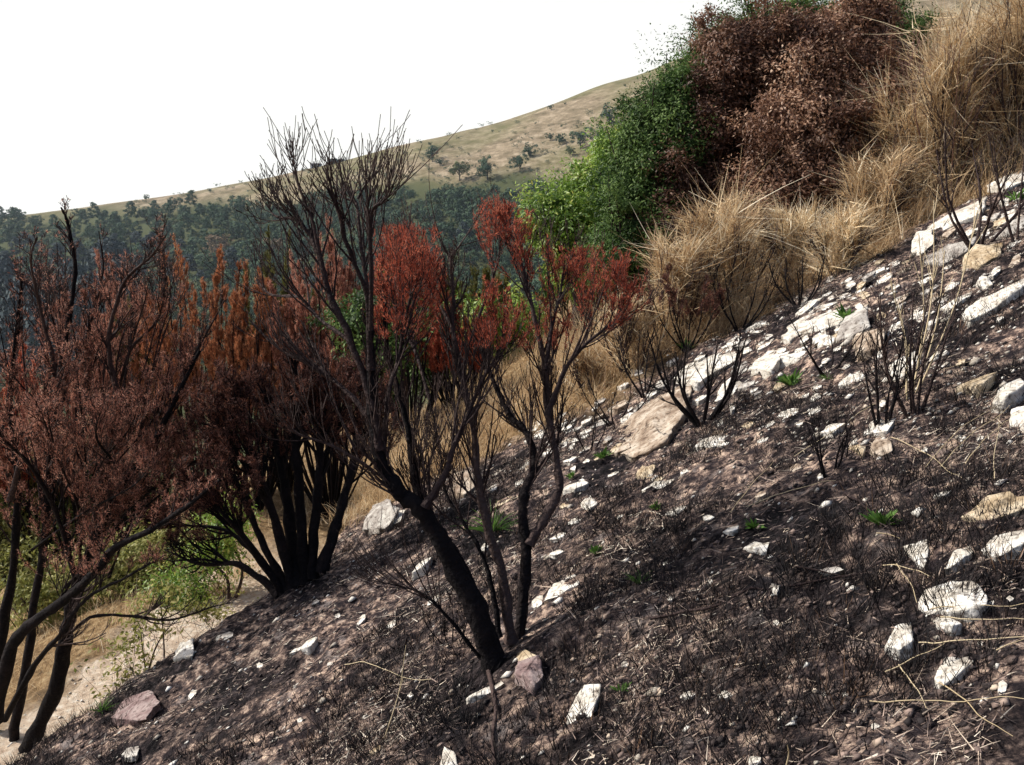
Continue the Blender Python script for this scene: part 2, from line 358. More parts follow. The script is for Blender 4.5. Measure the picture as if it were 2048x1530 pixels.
# flat litter
p = near_scatter(190000); m = RNG.random(len(p)) < burn_mask(p[:, 0], p[:, 1]) * np.clip(.5 + 1.6 * vn(p[:, 0] * 2.2, p[:, 1] * 2.2, 41) + .8 * vn(p[:, 0] * 7, p[:, 1] * 7, 45), .08, 1); p = p[m]; n = len(p)
dense = vn(p[:, 0] * 2.2, p[:, 1] * 2.2, 41) + .5
ang = RNG.uniform(0, 2 * math.pi, n); d = np.stack([np.cos(ang), np.sin(ang) * .8, .5 * np.cos(ang) + RNG.normal(0.1, .28, n)], 1)
mb = MB(); blades(mb, p + SN * .006, d, RNG.uniform(.010, .055, n) * (1 + (RNG.random(n) < .06)), RNG.uniform(.0012, .0048, n), RNG.uniform(-.3, .4, n), np.clip(RNG.beta(1.1, 2.0, n) + (dense - .5) * .9, 0, 1), 2)
tag(mb.build('burnt_grass_litter', M['litter']), 'brown and grey litter of burnt grass covering the slope', 'litter', kind='stuff')
# charred crumbs
p = near_scatter(16000); m = RNG.random(len(p)) < burn_mask(p[:, 0], p[:, 1]); p = p[m]
def crumbs(mb, p, size, tint):
    n = len(p); oc = np.array([[1, 0, 0], [-.3, .95, 0], [-.8, -.5, .1], [.3, -.9, 0], [.05, 0, .75], [0, .1, -.4]])
    V = oc[None] * (1 + RNG.uniform(-.35, .35, (n, 6, 1))); a = RNG.uniform(0, 6.28, n); ca, sa = np.cos(a), np.sin(a)
    R = np.zeros((n, 3, 3)); R[:, 0, 0] = ca; R[:, 0, 1] = -sa; R[:, 1, 0] = sa; R[:, 1, 1] = ca; R[:, 2, 2] = RNG.uniform(.5, 1, n)
    V = np.einsum('nij,nkj->nki', R, V) * size[:, None, None] + p[:, None]
    V[:, :, 2] += (V[:, :, 0] - p[:, None, 0]) * .5
    f = np.array([[0, 1, 4], [1, 2, 4], [2, 3, 4], [3, 0, 4], [1, 0, 5], [2, 1, 5], [3, 2, 5], [0, 3, 5]])
    mb.add(V.reshape(-1, 3), (np.arange(n)[:, None, None] * 6 + f[None]).reshape(-1, 3), np.repeat(tint, 6))
mb = MB(); crumbs(mb, p, RNG.uniform(.005, .018, len(p)), RNG.beta(1.5, 3.5, len(p)))
tag(mb.build('charred_crumbs', M['litter']), 'dark crumbs of ash and soil over the burnt slope', 'soil crumbs', kind='stuff')
p = near_scatter(2600); m = RNG.random(len(p)) < burn_mask(p[:, 0], p[:, 1]) * (.35 + .9 * (p[:, 1] > 3.5)); p = p[m]
q2 = scatter_xy(6500, -5, -1.2, 4.5, 10); q2 = q2[path_mask(q2[:, 0], q2[:, 1]) > .4]
q3 = scatter_px(900, 1050, 2048, 560, 900)
p = np.concatenate([p, q2, q3]); mb = MB(); crumbs(mb, p, RNG.uniform(.004, .016, len(p)) * (1 + (RNG.random(len(p)) < .1)), RNG.uniform(.35, 1, len(p)))
tag(mb.build('scattered_gravel', M['gravel']), 'small pale gravel scattered over slope and path', 'gravel', kind='stuff')
# stubble tufts
c = near_scatter(7500); m = (RNG.random(len(c)) < burn_mask(c[:, 0], c[:, 1])) & (vn(c[:, 0] * 2.1, c[:, 1] * 2.1, 43) + .5 * vn(c[:, 0] * 7, c[:, 1] * 7, 46) > -.02); c = c[m]
k = 18; p = np.repeat(c, k, 0); rad = np.repeat(RNG.uniform(.012, .055, len(c)), k)[:, None]; off = RNG.normal(size=(len(p), 3)) * rad; off[:, 2] = 0
p = p + off; p[:, 2] = H(p[:, 0], p[:, 1]) - .003; d = norm(off) * .45 + np.array([-.12, 0, 1.0]) + RNG.normal(0, .18, (len(p), 3))
hh = np.repeat(RNG.uniform(.03, .105, len(c)), k) * RNG.uniform(.5, 1.3, len(p))
mb = MB(); blades(mb, p, d, hh, RNG.uniform(.002, .0045, len(p)), RNG.uniform(0, .4, len(p)), np.clip(np.repeat(RNG.beta(1.1, 3, len(c)), k) + RNG.uniform(-.1, .2, len(p)), 0, 1), 2)
tag(mb.build('charred_grass_stubble', M['stub']), 'black tufts of charred grass stubble on the slope', 'grass stubble', kind='stuff')
# dry grass beyond the burnt edge
a1 = scatter_xy(30000, -1.4, 3.6, 6.9, 13); a2 = scatter_xy(9000, 1.5, 7.5, 7.2, 13); a3 = scatter_xy(9000, -2.2, .4, 6.6, 9.5); a4 = scatter_xy(7000, -6.5, -2.2, 5.5, 13)
a5 = scatter_xy(16000, .6, 5.5, 7.3, 10.5); a6 = scatter_xy(14000, -2.2, 4.0, 12.5, 21); p = np.concatenate([a1, a2, a3, a4, a5, a6]); bmk = burn_mask(p[:, 0], p[:, 1]) + path_mask(p[:, 0], p[:, 1]) * 1.3; cl = vn(p[:, 0] * 3.1, p[:, 1] * 3.1, 44) + .5
m = (bmk < .35) & (RNG.random(len(p)) < .35 + cl); p = p[m]; cl = cl[m]; n = len(p); tall = 1 + 1.3 * ((p[:, 0] > .6) & (p[:, 0] < 5.5) & (p[:, 1] > 7.3) & (RNG.random(n) < .5))
d = RNG.normal(0, .45, (n, 3)); d[:, 2] = 1
mb = MB(); blades(mb, p, d, RNG.uniform(.08, .26, n) * (.5 + cl) * tall, RNG.uniform(.003, .006, n), RNG.uniform(.1, 1.6, n), np.clip(.25 + .5 * cl + RNG.normal(0, .2, n), 0, 1), 3)
tag(mb.build('dry_grass', M['straw']), 'dry tan grass beyond the edge of the burn', 'grass', kind='stuff')

# ------------------------------------------------------------------ stones
def stone(name, label, poly, mat, th=.05, group=None, cat='stone', lift=0.0, tilt=None):
    th = th * .62 if th < .07 else (.044 + (th - .07) * .45)
    pp = np.array(poly, float); g = G(pp[:, 0], pp[:, 1])
    cc_ = G([pp[:, 0].mean()], [pp[:, 1].mean()])[0]; u, v = ray(pp[:, 0], pp[:, 1]); sl = .5 if cc_[0] > float(x_edge(cc_[1])) else .05
    tt = (cc_[2] - sl * cc_[0] - 1.6) / (v - sl * u); g = np.stack([u * tt, tt, 1.6 + v * tt], 1); cen = g.mean(0); nl = len(pp)
    base2 = g[:, :2]; c2 = cen[:2]
    # resample the outline
    pts = []
    for i in range(nl):
        a, b = base2[i], base2[(i + 1) % nl]
        for k in range(5):
            t = k / 5; q = a * (1 - t) + b * t; pts.append(q)
    pts = np.array(pts); sz = np.linalg.norm(pts - c2, axis=1).mean()
    pts = pts + RNG.normal(0, sz * .020, pts.shape)
    S_ = len(pts)
    gp = np.polyfit  # plane of ground under stone
    A = np.c_[g[:, :2] - c2, np.ones(nl)]
    co = np.array([.5, 0., 0.]); zc = float(np.quantile(H(pts[:, 0], pts[:, 1]) - sl * (pts[:, 0] - c2[0]), .68))
    seed = RNG.uniform(0, 90)
    T = th
    pl = [(RNG.normal(0, .07, 2), T * RNG.uniform(.9, 1.1)) for _ in range(2)] + [(RNG.normal(0, .45, 2), T * RNG.uniform(1.1, 1.7)) for _ in range(3)]
    tl = RNG.normal(0, .06, 2) if tilt is None else np.array(tilt)
    def top(q):
        r = q - c2; h = np.min([o + r @ nn for nn, o in pl], 0)
        return np.maximum(h, T * .35) + r @ tl
    rings = []
    for s in (.0, .25, .5, .72, .88, .96):
        q = c2 + (pts - c2) * s; q = q + RNG.normal(0, sz * .012, q.shape) * (s > 0)
        z = zc + (q - c2) @ np.array([sl, 0]) + top(q) + sz * .05 * vn(q[:, 0] / sz * 3 + seed, q[:, 1] / sz * 3, 5)
        if s == .96: z = z - T * .04
        rings.append(np.c_[q, z])
    for s, hf in ((1.0, .80), (.97, .35), (1.0, -.1), (.96, -.8)):
        q = c2 + (pts - c2) * s + RNG.normal(0, sz * .015, pts.shape)
        z = zc + (q - c2) @ np.array([sl, 0]) + top(q) * hf + (0 if hf > 0 else -.02 - .3 * T)
        rings.append(np.c_[q, z])
    V = np.concatenate(rings); R_ = len(rings); i = np.arange(R_ - 1)[:, None] * S_; j = np.arange(S_)[None]; j2 = (j + 1) % S_
    Q = np.stack([i + j, i + j2, i + S_ + j2, i + S_ + j], -1).reshape(-1, 4)
    mb = MB(); mb.add(V, Q); org = (c2[0], c2[1], zc + lift)
    o = mb.build(name, mat, origin=(c2[0], c2[1], zc)); o.location = org
    tag(o, label, cat, group); return o
def blob_poly(cx, cy, ln, wd, ang, nv=None):
    nv = nv or random.randint(5, 8); a0 = random.uniform(0, 6.28); out = []
    ca, sa = math.cos(math.radians(ang)), math.sin(math.radians(ang))
    for k in range(nv):
        a = a0 + k * 2 * math.pi / nv + random.uniform(-.3, .3); r = random.uniform(.75, 1.1)
        ex, ey = math.cos(a) * ln / 2 * r, math.sin(a) * wd / 2 * r
        out.append((cx + ex * ca + ey * sa, cy - ex * sa + ey * ca))
    return out
big = [
 ('stone_slab', 'largest blown-white flat slab below the dry golden clump', [(1568, 665), (1600, 640), (1640, 610), (1700, 598), (1728, 604), (1725, 628), (1690, 650), (1640, 668), (1600, 675)], 'w', .05),
 ('boulder', 'big tan sandstone boulder with shaded right face in mid slope', [(1212, 890), (1235, 858), (1300, 825), (1362, 800), (1376, 832), (1350, 872), (1330, 900), (1270, 925), (1225, 912)], 't', .16),
 ('stone_slab', 'long white slab behind the black twiggy shrub uphill of the tan boulder', [(1345, 778), (1380, 735), (1440, 705), (1480, 712), (1470, 735), (1430, 760), (1400, 782)], 'w', .07),
 ('stone_slab', 'white slab with notched lower edge just left of the thin arching burnt twigs', [(1500, 745), (1535, 708), (1617, 700), (1605, 722), (1560, 728), (1545, 750)], 'w', .06),
 ('stone_slab', 'long pitted cream slab cut by the right edge, upper slope', [(1922, 632), (1960, 603), (2052, 566), (2052, 594), (1990, 625), (1938, 646)], 'w', .09),
 ('stone_slab', 'long flat cream ledge slab at the foot of the tall dry broom', [(1825, 472), (1900, 430), (1975, 403), (1965, 425), (1880, 462), (1835, 488)], 'w', .08),
 ('rock', 'brown tan rounded rock beside the grey ledge, upper right', [(1922, 532), (1955, 500), (2005, 488), (2003, 510), (1960, 532)], 'o', .12),
 ('stone_slab', 'flat grey ledge rock left of the brown rounded rock', [(1845, 524), (1895, 490), (1962, 482), (1935, 510), (1880, 538)], 'g', .09),
 ('rock', 'grey sloping rock touching the right end of the largest white slab', [(1672, 688), (1690, 655), (1735, 638), (1738, 668), (1705, 685)], 'g', .13),
 ('rock', 'tan blocky rock under the grey sloping rock', [(1704, 695), (1720, 672), (1772, 666), (1766, 700), (1718, 714)], 't', .11),
 ('stone_slab', 'white tilted slab behind the tall yellow stalks', [(1762, 768), (1790, 730), (1830, 712), (1842, 735), (1800, 762)], 'w', .07),
 ('rock', 'largest white rock with a grey front face, lower right', [(1836, 1205), (1850, 1183), (1900, 1168), (1952, 1170), (1978, 1202), (1962, 1222), (1900, 1232), (1850, 1228)], 'w', .05),
 ('stone', 'white four-sided stone standing above the largest grey-faced rock', [(1806, 1100), (1856, 1090), (1857, 1115), (1848, 1138), (1830, 1130)], 'w', .03),
 ('stone', 'narrow white stone between the four-sided stone and the slab at the right edge', [(1890, 1137), (1905, 1110), (1940, 1094), (1946, 1105), (1920, 1127)], 'w', .025),
 ('stone_slab', 'long white slab cut by the right edge above the largest white rock', [(1960, 1107), (1990, 1085), (2052, 1068), (2052, 1098), (1990, 1119)], 'w', .035),
 ('stone', 'white triangular stone with a square foot, left below the largest white rock', [(1770, 1297), (1790, 1265), (1822, 1251), (1827, 1292), (1800, 1303)], 'w', .035),
 ('stone', 'flat white stone just below the largest white rock', [(1862, 1238), (1880, 1230), (1924, 1250), (1905, 1263), (1875, 1259)], 'w', .025),
 ('stone', 'long white stone crossed by twig shadows near bottom right', [(1867, 1357), (1880, 1335), (1940, 1311), (1947, 1324), (1910, 1357), (1880, 1372)], 'w', .03),
 ('stone_slab', 'lone waisted white slab at the bottom centre', [(1168, 1383), (1204, 1381), (1197, 1410), (1180, 1440), (1155, 1482), (1133, 1440), (1150, 1410)], 'w', .03),
 ('stone_slab', 'white leaf-shaped slab just right of the forked tree base', [(1087, 1197), (1108, 1167), (1150, 1148), (1159, 1165), (1120, 1187)], 'w', .03),
 ('stone', 'white oval stone above the small white pyramid', [(1124, 992), (1135, 968), (1165, 958), (1178, 972), (1150, 987)], 'w', .04),
 ('stone', 'small white pyramid shaped stone right of the trunks', [(1162, 1016), (1180, 990), (1196, 1010), (1180, 1020)], 'w', .05),
 ('stone_slab', 'long mossy tan slab cut by the right edge, under dry stalks', [(1920, 1042), (1970, 1012), (2052, 998), (2052, 1025), (1980, 1047)], 'o', .05),
 ('stone', 'white chunky stone cut by the right edge beside pale straws', [(2018, 868), (2022, 828), (2052, 818), (2052, 872)], 'w', .06),
 ('rock', 'cream rounded rock above the chunky stone at right edge', [(1983, 818), (1995, 785), (2040, 765), (2052, 780), (2012, 812)], 'w', .08),
 ('stone_slab', 'thin tan slab left of the cream rounded rock', [(1912, 782), (1935, 762), (1995, 748), (1962, 777)], 'o', .04),
 ('stone_slab', 'thin white lens-shaped slab below the tall burnt twigs', [(1625, 872), (1650, 855), (1690, 852), (1670, 867)], 'w', .025),
 ('stone_slab', 'split white slab at the foot of the tall twigs', [(1720, 867), (1740, 845), (1792, 836), (1776, 860)], 'w', .03),
 ('stone_slab', 'white jagged slab right of the tan boulder', [(1386, 897), (1410, 878), (1458, 870), (1430, 893)], 'w', .035),
 ('stone', 'ochre cube shaped stone below the tan boulder', [(1272, 957), (1285, 935), (1312, 940), (1302, 960)], 'o', .05),
 ('stone_slab', 'narrow white sliver below the ochre stone', [(1282, 988), (1310, 968), (1350, 957), (1330, 976)], 'w', .02),
 ('stone', 'white stone with a dark crack in mid slope', [(1486, 1106), (1508, 1090), (1538, 1086), (1532, 1106)], 'w', .03),
 ('rock', 'grey rock behind the leaning trunk', [(724, 1060), (745, 1022), (775, 1008), (797, 1030), (770, 1057)], 'g', .13),
 ('stone_slab', 'white slab leaning on the grey rock behind the trunk', [(742, 1052), (770, 1032), (812, 1026), (800, 1046), (765, 1060)], 'w', .06),
 ('rock', 'reddish grey block at the tree foot', [(1028, 1368), (1035, 1342), (1080, 1332), (1087, 1362), (1068, 1388)], 'p', .06),
 ('stone', 'flat pale slab lying above the block at the tree foot', [(1018, 1312), (1042, 1304), (1082, 1318), (1055, 1331)], 'o', .03),
 ('stone', 'thin whitish stone below the trunk base', [(932, 1404), (960, 1380), (1000, 1355), (1008, 1362), (975, 1387)], 'w', .02),
 ('stone', 'white stone left of the trunk, on shaded slope', [(578, 1301), (605, 1276), (636, 1273), (622, 1291)], 'w', .03),
 ('stone', 'white wedge beside the leaning trunk', [(824, 1152), (845, 1122), (866, 1122), (852, 1140)], 'w', .04),
 ('rock', 'dark tan block in the dry grass behind the trunks', [(903, 988), (910, 948), (940, 940), (948, 975), (930, 992)], 't', .14),
 ('rock', 'pale rock by the path below the leafy sapling', [(345, 1325), (360, 1295), (388, 1292), (385, 1320)], 'w', .10),
 ('stone_slab', 'pinkish buried slab near the path edge', [(222, 1448), (250, 1408), (300, 1395), (320, 1415), (290, 1450)], 'p', .05),
 ('stone', 'white stone cut by the bottom edge, left of centre', [(880, 1535), (888, 1508), (912, 1512), (918, 1535)], 'w', .03),
 ('rock', 'tan rock with a pale stone at its left, upper mid slope', [(1738, 905), (1750, 882), (1780, 876), (1786, 900), (1765, 910)], 't', .05),
 ('stone', 'cream stone touching the left of a tan rock', [(1694, 900), (1700, 888), (1732, 893), (1728, 910)], 'o', .04),
 ('stone_slab', 'tan slab tucked between boulder and twiggy shrub', [(1290, 815), (1330, 790), (1385, 778), (1380, 800), (1330, 820)], 't', .06),
 ('stone_slab', 'cream upright slab right of the twiggy burnt shrub', [(1432, 808), (1440, 782), (1462, 766), (1486, 768), (1465, 790)], 'w', .05),
 ('stone_slab', 'small white slab near the edge of the upper gravel fan', [(1592, 655), (1560, 675), (1580, 690), (1610, 668)], 'w', .04),
 ('stone', 'white upturned stone under the cream ledge slab', [(1820, 510), (1830, 478), (1862, 470), (1868, 490), (1845, 510)], 'w', .08),
 ('stone_slab', 'thin white slab beside the golden clump', [(1590, 628), (1625, 600), (1645, 596), (1635, 608), (1600, 632)], 'w', .04),
 ('stone', 'small white dome stone on black ash, upper right', [(1950, 575), (1958, 560), (1980, 558), (1985, 570)], 'w', .05),
 ('stone', 'white stone below the white notched slab', [(1675, 775), (1700, 752), (1728, 757), (1722, 772)], 'w', .04),
 ('stone', 'small white oval stone left of another by the green herb', [(1636, 690), (1650, 674), (1672, 676), (1665, 690)], 'w', .05),
 ('rock', 'bright broken rock above the ledge at the right edge', [(1975, 385), (2000, 358), (2045, 345), (2052, 372), (2010, 390)], 'w', .12),
 ('stone_slab', 'pale slab under the thin grey stems at the right edge', [(1985, 480), (2010, 455), (2052, 440), (2052, 458), (2020, 478)], 'g', .06),
 ('stone_slab', 'narrow white slab crossing the upper gravel', [(1880, 620), (1910, 600), (1945, 585), (1940, 597), (1900, 622)], 'w', .03),
]
for nm, lb, po_, mt, th in big: stone(nm, lb, po_, M[mt], th, cat='rock' if nm in ('rock', 'boulder') else 'stone')
mid = [ # cx, cy, len, wid, ang, mat, where
 (1136, 853, 30, 9, 8, 'w'), (1140, 880, 38, 9, 4, 'w'), (1235, 815, 40, 14, 12, 't'), (1255, 840, 34, 14, 14, 'w'), (1140, 920, 32, 8, 6, 'w'), (1146, 934, 12, 10, 0, 'w'), (1225, 950, 24, 7, 5, 'w'),
 (1168, 870, 22, 8, 4, 'w'), (1370, 945, 22, 8, 10, 'w'), (1150, 1042, 30, 8, 8, 'w'), (1116, 1071, 36, 9, 6, 'w'), (1352, 1025, 40, 14, 6, 'w'), (1418, 1036, 22, 9, 0, 'w'), (1462, 1062, 34, 7, 6, 'w'),
 (1520, 992, 26, 9, 10, 't'), (1590, 940, 26, 10, 12, 't'), (1885, 986, 36, 9, 8, 'w'), (1660, 1150, 54, 10, -4, 'g'), (1550, 1181, 24, 17, -20, 'w'), (1552, 1248, 14, 10, -10, 'w'), (1375, 1392, 32, 12, 4, 'w'), (1450, 1392, 40, 12, 10, 'w'),
 (1750, 1456, 20, 9, 0, 'w'), (1510, 1526, 30, 16, -10, 'w'), (2004, 1378, 18, 16, -40, 'w'), (1113, 1108, 40, 8, 8, 'w'), (1075, 1205, 26, 18, 30, 'w'), (675, 1232, 14, 7, 0, 'w'), (722, 1238, 28, 9, 30, 'w'), (782, 1248, 22, 9, 25, 'w'),
 (866, 1198, 30, 9, 20, 'w'), (970, 1095, 18, 12, 20, 'w'), (385, 1390, 22, 10, 40, 'w'), (630, 1205, 22, 6, 5, 'g'), (265, 1508, 36, 16, 10, 'g'), (750, 1505, 26, 14, 20, 'o'), (450, 1272, 40, 9, 15, 'g'), (1010, 1000, 60, 9, 10, 'o'), (985, 975, 26, 9, 20, 'w'),
 (1000, 945, 30, 9, 10, 'w'), (1050, 935, 36, 8, 12, 'w'), (1080, 870, 24, 9, 10, 'w'), (968, 955, 20, 10, 10, 'w'), (1040, 965, 24, 7, 10, 'w'), (1275, 745, 30, 12, 10, 'w'), (1245, 770, 26, 10, 10, 'w'), (1200, 800, 26, 9, 10, 'g'), (1195, 845, 24, 9, 10, 'w'),
 (1515, 728, 34, 10, 35, 'w'), (1480, 745, 40, 12, 30, 'g'), (1530, 690, 40, 10, 25, 'w'), (1455, 770, 36, 10, 30, 'w'), (1400, 800, 30, 12, 20, 'w'), (1560, 770, 30, 10, 15, 'o'), (1636, 770, 20, 8, 5, 'w'), (1610, 790, 16, 8, 0, 'w'), (1630, 822, 30, 9, 20, 'w'),
 (1565, 830, 22, 9, 10, 'w'), (1540, 850, 26, 8, 25, 'w'), (1525, 880, 26, 8, 20, 'w'), (1765, 808, 14, 9, 30, 'w'), (1600, 840, 16, 7, 0, 'w'), (1465, 815, 16, 9, 50, 'w'), (1440, 850, 18, 9, 40, 'w'), (1870, 710, 30, 8, 20, 'w'), (1950, 720, 16, 9, 0, 'w'),
 (1920, 725, 24, 8, 8, 'o'), (2000, 640, 16, 9, 10, 'w'), (1870, 640, 40, 10, 22, 'w'), (1835, 625, 34, 14, 22, 'w'), (1800, 600, 40, 12, 24, 't'), (1860, 580, 50, 14, 26, 'g'), (1905, 572, 40, 11, 26, 'w'), (1760, 640, 26, 12, 26, 'o'), (1790, 660, 38, 12, 26, 'w'),
 (1855, 672, 36, 11, 26, 't'), (1770, 560, 40, 10, 15, 'w'), (1755, 540, 34, 9, 12, 'w'), (1810, 540, 40, 12, 24, 't'), (1850, 555, 34, 12, 28, 'w'), (1990, 545, 40, 11, 32, 'w'), (2030, 525, 36, 12, 34, 't'), (1965, 555, 30, 9, 30, 'g'), (2025, 490, 34, 12, 32, 'w'),
 (1900, 465, 40, 13, 30, 't'), (1945, 460, 46, 12, 32, 'w'), (1990, 430, 36, 12, 34, 'g'), (1870, 455, 26, 10, 30, 'w'), (2035, 395, 24, 12, 34, 'w'), (1690, 590, 26, 8, 12, 'w'), (1610, 615, 28, 8, 24, 'w'), (1660, 560, 22, 8, 14, 'g'), (1720, 580, 22, 8, 14, 'w'),
 (1650, 720, 20, 8, 14, 'w'), (1760, 712, 24, 9, 20, 'w'), (1320, 770, 22, 10, 14, 'w'), (1345, 720, 24, 9, 20, 'w'), (1500, 660, 24, 8, 20, 'w'), (1095, 905, 24, 8, 10, 'w'), (1130, 1010, 22, 7, 8, 'o'), (1320, 955, 22, 8, 8, 'o'), (1240, 1035, 16, 6, 4, 'w'),
 (1640, 955, 14, 8, 8, 'w'), (1850, 900, 16, 7, 8, 'w'), (1960, 880, 18, 8, 10, 'w'), (1730, 1000, 12, 7, 8, 'w'), (1330, 1130, 14, 8, 8, 'w'), (1420, 1165, 10, 9, 0, 'w'), (1640, 1290, 12, 7, 0, 'w'), (1250, 1330, 14, 7, 0, 'w'), (660, 1330, 14, 7, 12, 'w'), (520, 1330, 14, 7, 12, 'w'),
 (1690, 1390, 12, 8, 0, 'w'), (1560, 1440, 12, 8, 0, 'w'), (1960, 1290, 14, 8, 0, 'w'), (2020, 1200, 14, 8, 0, 'w'), (1980, 1210, 16, 10, 0, 'w'), (1340, 1200, 12, 6, 0, 'w'), (820, 1390, 12, 7, 0, 'w'), (600, 1440, 12, 7, 10, 'w')]
for q in range(180):
    while True:
        x = random.uniform(1040, 2048); up_ = np.interp(x, [1040, 1230, 1500, 1700, 2048], [850, 790, 650, 545, 370]); y = up_ + abs(random.gauss(0, 95)) + 8
        if y < 900 - (x - 1400) * .15: break
    ln = random.uniform(12, 34) * random.choice([.7, 1, 1.3]); mid.append((x, y, ln, ln * random.uniform(.22, .42), random.uniform(2, 26), random.choice('wwwwgwtwo')))
ZN = lambda x, y: ('among the ledges of the upper right gravel fan' if (x > 1740 and y < 700) else 'in the stony strip below the golden broom' if (x > 1380 and y < 800) else 'in the stones left of the tan boulder' if (x < 1400 and x > 920 and y < 1080) else 'on the shaded slope left of the forked tree' if x < 930 else 'on the ash right of the twiggy shrub' if y < 960 else 'on the open burnt ground at the lower right')
CW = {'w': 'small white stone', 't': 'small brown stone', 'g': 'small grey stone', 'o': 'small ochre stone', 'p': 'small pinkish stone'}
for cx, cy, ln, wd, an, mt in mid:
    w_ = ZN(cx, cy)
    stone('small_stone', CW[mt] + ' lying ' + w_, blob_poly(cx, cy, ln * 1.1, wd * 1.3, an + 12), M[mt], max(.008, wd * .0011), group=CW[mt] + 's ' + w_)

# ------------------------------------------------------------------ burnt tree heather shrubs
def shrub(name, label, cat, base_pt, stems, barkmat, folmat, nneed, sub, keep=None, needle=(.028, .005, .55), charz=None, group=None, tint=(0, 1), merge=False, kmul=1.0, zcap=None, zk=.5):
    def squash(b):
        if zcap is None: return
        for v in b.v:
            m_ = v[:, 2] > zcap; v[m_, 2] = zcap + (v[m_, 2] - zcap) * zk
    root = empty(name, base_pt); tag(root, label, cat, group)
    tips = []; twigs = MB()
    for (pts, r0, r1, kids, lvl) in stems:
        mb = MB(); sm = smooth_poly(pts, 5); k = len(sm)
        jit = RNG.normal(0, 1, (k, 3)) * np.linspace(r0, r1, k)[:, None] * .12; jit[0] = 0
        sm = sm + jit
        rad = np.linspace(r0, r1, k) * (1 + .10 * RNG.normal(size=k)); rad = np.maximum(rad, r1 * .7)
        rad[0] *= 1.2
        tube(mb, sm, rad, 9 if r0 > .02 else 6, .5 + random.uniform(-.15, .15), rough=.10)
        for q in range(int(kids * kmul)):
            t = random.uniform(sub.get('t0', .3), .96) * (k - 1); i = min(int(t), k - 2)
            bp = Vector(sm[i]).lerp(Vector(sm[i + 1]), t - i); bd = (Vector(sm[i + 1]) - Vector(sm[i])).normalized()
            ax = bd.cross(rv()).normalized(); a = random.uniform(*sub.get('ang', (.35, .8)))
            branch(mb if merge else twigs, tips, bp, bd * math.cos(a) + ax * math.sin(a), sub.get('L', .35) * random.uniform(.6, 1.25) * (1.25 - 1.0 * t / (k - 1)), min(rad[i] * .55, sub.get('r', .010)), lvl, sub.get('up', .3), sub.get('wob', .18), sub.get('kids', (2, 4)), sub.get('ang', (.3, .7)), sub.get('ratio', .62), sub.get('tint', .5), sub.get('minr', .0013))
        tips.append([Vector(v) for v in sm[-3:]])
        squash(mb); pbuild(mb, 'stem', (M['char'] if sm[:, 2].mean() < charz else barkmat) if charz is not None else (barkmat if merge else M['char']), root, smooth=True)
    squash(twigs)
    tw_ = root if merge else pbuild(twigs, 'twigs', barkmat, root)
    if nneed:
        fo = MB(); needles(fo, tips, nneed, *needle, tint=tint, keep=keep); squash(fo); pbuild(fo, 'foliage', folmat, root).parent = tw_
    return root
def PL(Y0, *pts, Y1=None):
    n = len(pts); Y1 = Y0 if Y1 is None else Y1
    return [P(a, b, Y0 + (Y1 - Y0) * i / max(1, n - 1)) for i, (a, b) in enumerate(pts)]
def ppx(A):
    """pixel coordinates of points, only used to choose which twigs kept their scorched leaves"""
    y = A[:, 1]; a = A[:, 0] / y; r = (A[:, 2] - 1.6) / y; b = (r * cp + sp) / (cp - r * sp); s = cp + sp * b
    return 1024 + F * a * s, 765 - F * b
bs = G(990, 1335)[0]; YB = bs[1]
Y = YB
S = []
def add(pts, r0, r1, kids, lvl=2): S.append((pts, r0 * .84, r1 * .84, kids, lvl))
add(PL(Y, (992, 1345), (960, 1240), (905, 1125), (850, 1030), (800, 985), (765, 930), (748, 850), (742, 740), (738, 640), Y1=Y + .1), .052, .018, 16, 2)
add(PL(Y + .04, (1000, 1340), (965, 1235), (925, 1140), (870, 1050), (840, 1000), (826, 930), (815, 850), (790, 760), (770, 660), (775, 560), Y1=Y + .35), .034, .007, 18, 2)
add(PL(Y + .05, (760, 900), (742, 800), (700, 680), (660, 590), (640, 520), (620, 470), (590, 440), (548, 430), (535, 395), Y1=Y + .25), .022, .003, 14, 2)
add(PL(Y + .06, (742, 740), (735, 600), (715, 540), (687, 470), (682, 430), (672, 410), (655, 370), (645, 360), Y1=Y - .1), .014, .003, 11, 1)
add(PL(Y + .08, (740, 700), (737, 600), (722, 490), (712, 400), (692, 390), (662, 345), Y1=Y + .3), .013, .003, 11, 1)
add(PL(Y + .02, (742, 660), (742, 560), (742, 430), (765, 400), (780, 380), (790, 345), Y1=Y - .2), .012, .0025, 10, 1)
add(PL(Y + .08, (740, 640), (744, 540), (733, 430), (743, 380), (748, 345), Y1=Y + .15), .010, .0025, 9, 1)
add(PL(Y + .1, (655, 575), (628, 455), (617, 420), (602, 375), (590, 330), (585, 290), Y1=Y + .1), .010, .0018, 9, 1)
add(PL(Y + .1, (715, 392), (728, 365), (742, 340), (752, 308)), .006, .002, 4, 0)
add(PL(Y + .1, (700, 680), (640, 640), (600, 595), (545, 590), (512, 560), Y1=Y + .3), .011, .003, 9, 1)
add(PL(Y + .1, (800, 985), (730, 930), (660, 890), (600, 870), (575, 850), Y1=Y - .1), .010, .003, 8, 1)
add(PL(Y + .1, (748, 850), (700, 790), (640, 740), (560, 700), (500, 640), Y1=Y + .3), .014, .003, 12, 1)
add(PL(Y + .1, (765, 930), (775, 800), (800, 700), (820, 600), (850, 540), Y1=Y + .4), .014, .004, 14, 2)
add(PL(Y, (850, 1015), (890, 950), (905, 900), (930, 845), (965, 760), (1000, 700), (1010, 620), Y1=Y + .2), .017, .004, 13, 2)
add(PL(Y + .15, (1022, 1285), (1005, 1150), (975, 1050), (957, 960), (945, 850), (925, 760), (906, 660), (906, 590), (900, 515), Y1=Y + .4), .026, .007, 18, 2)
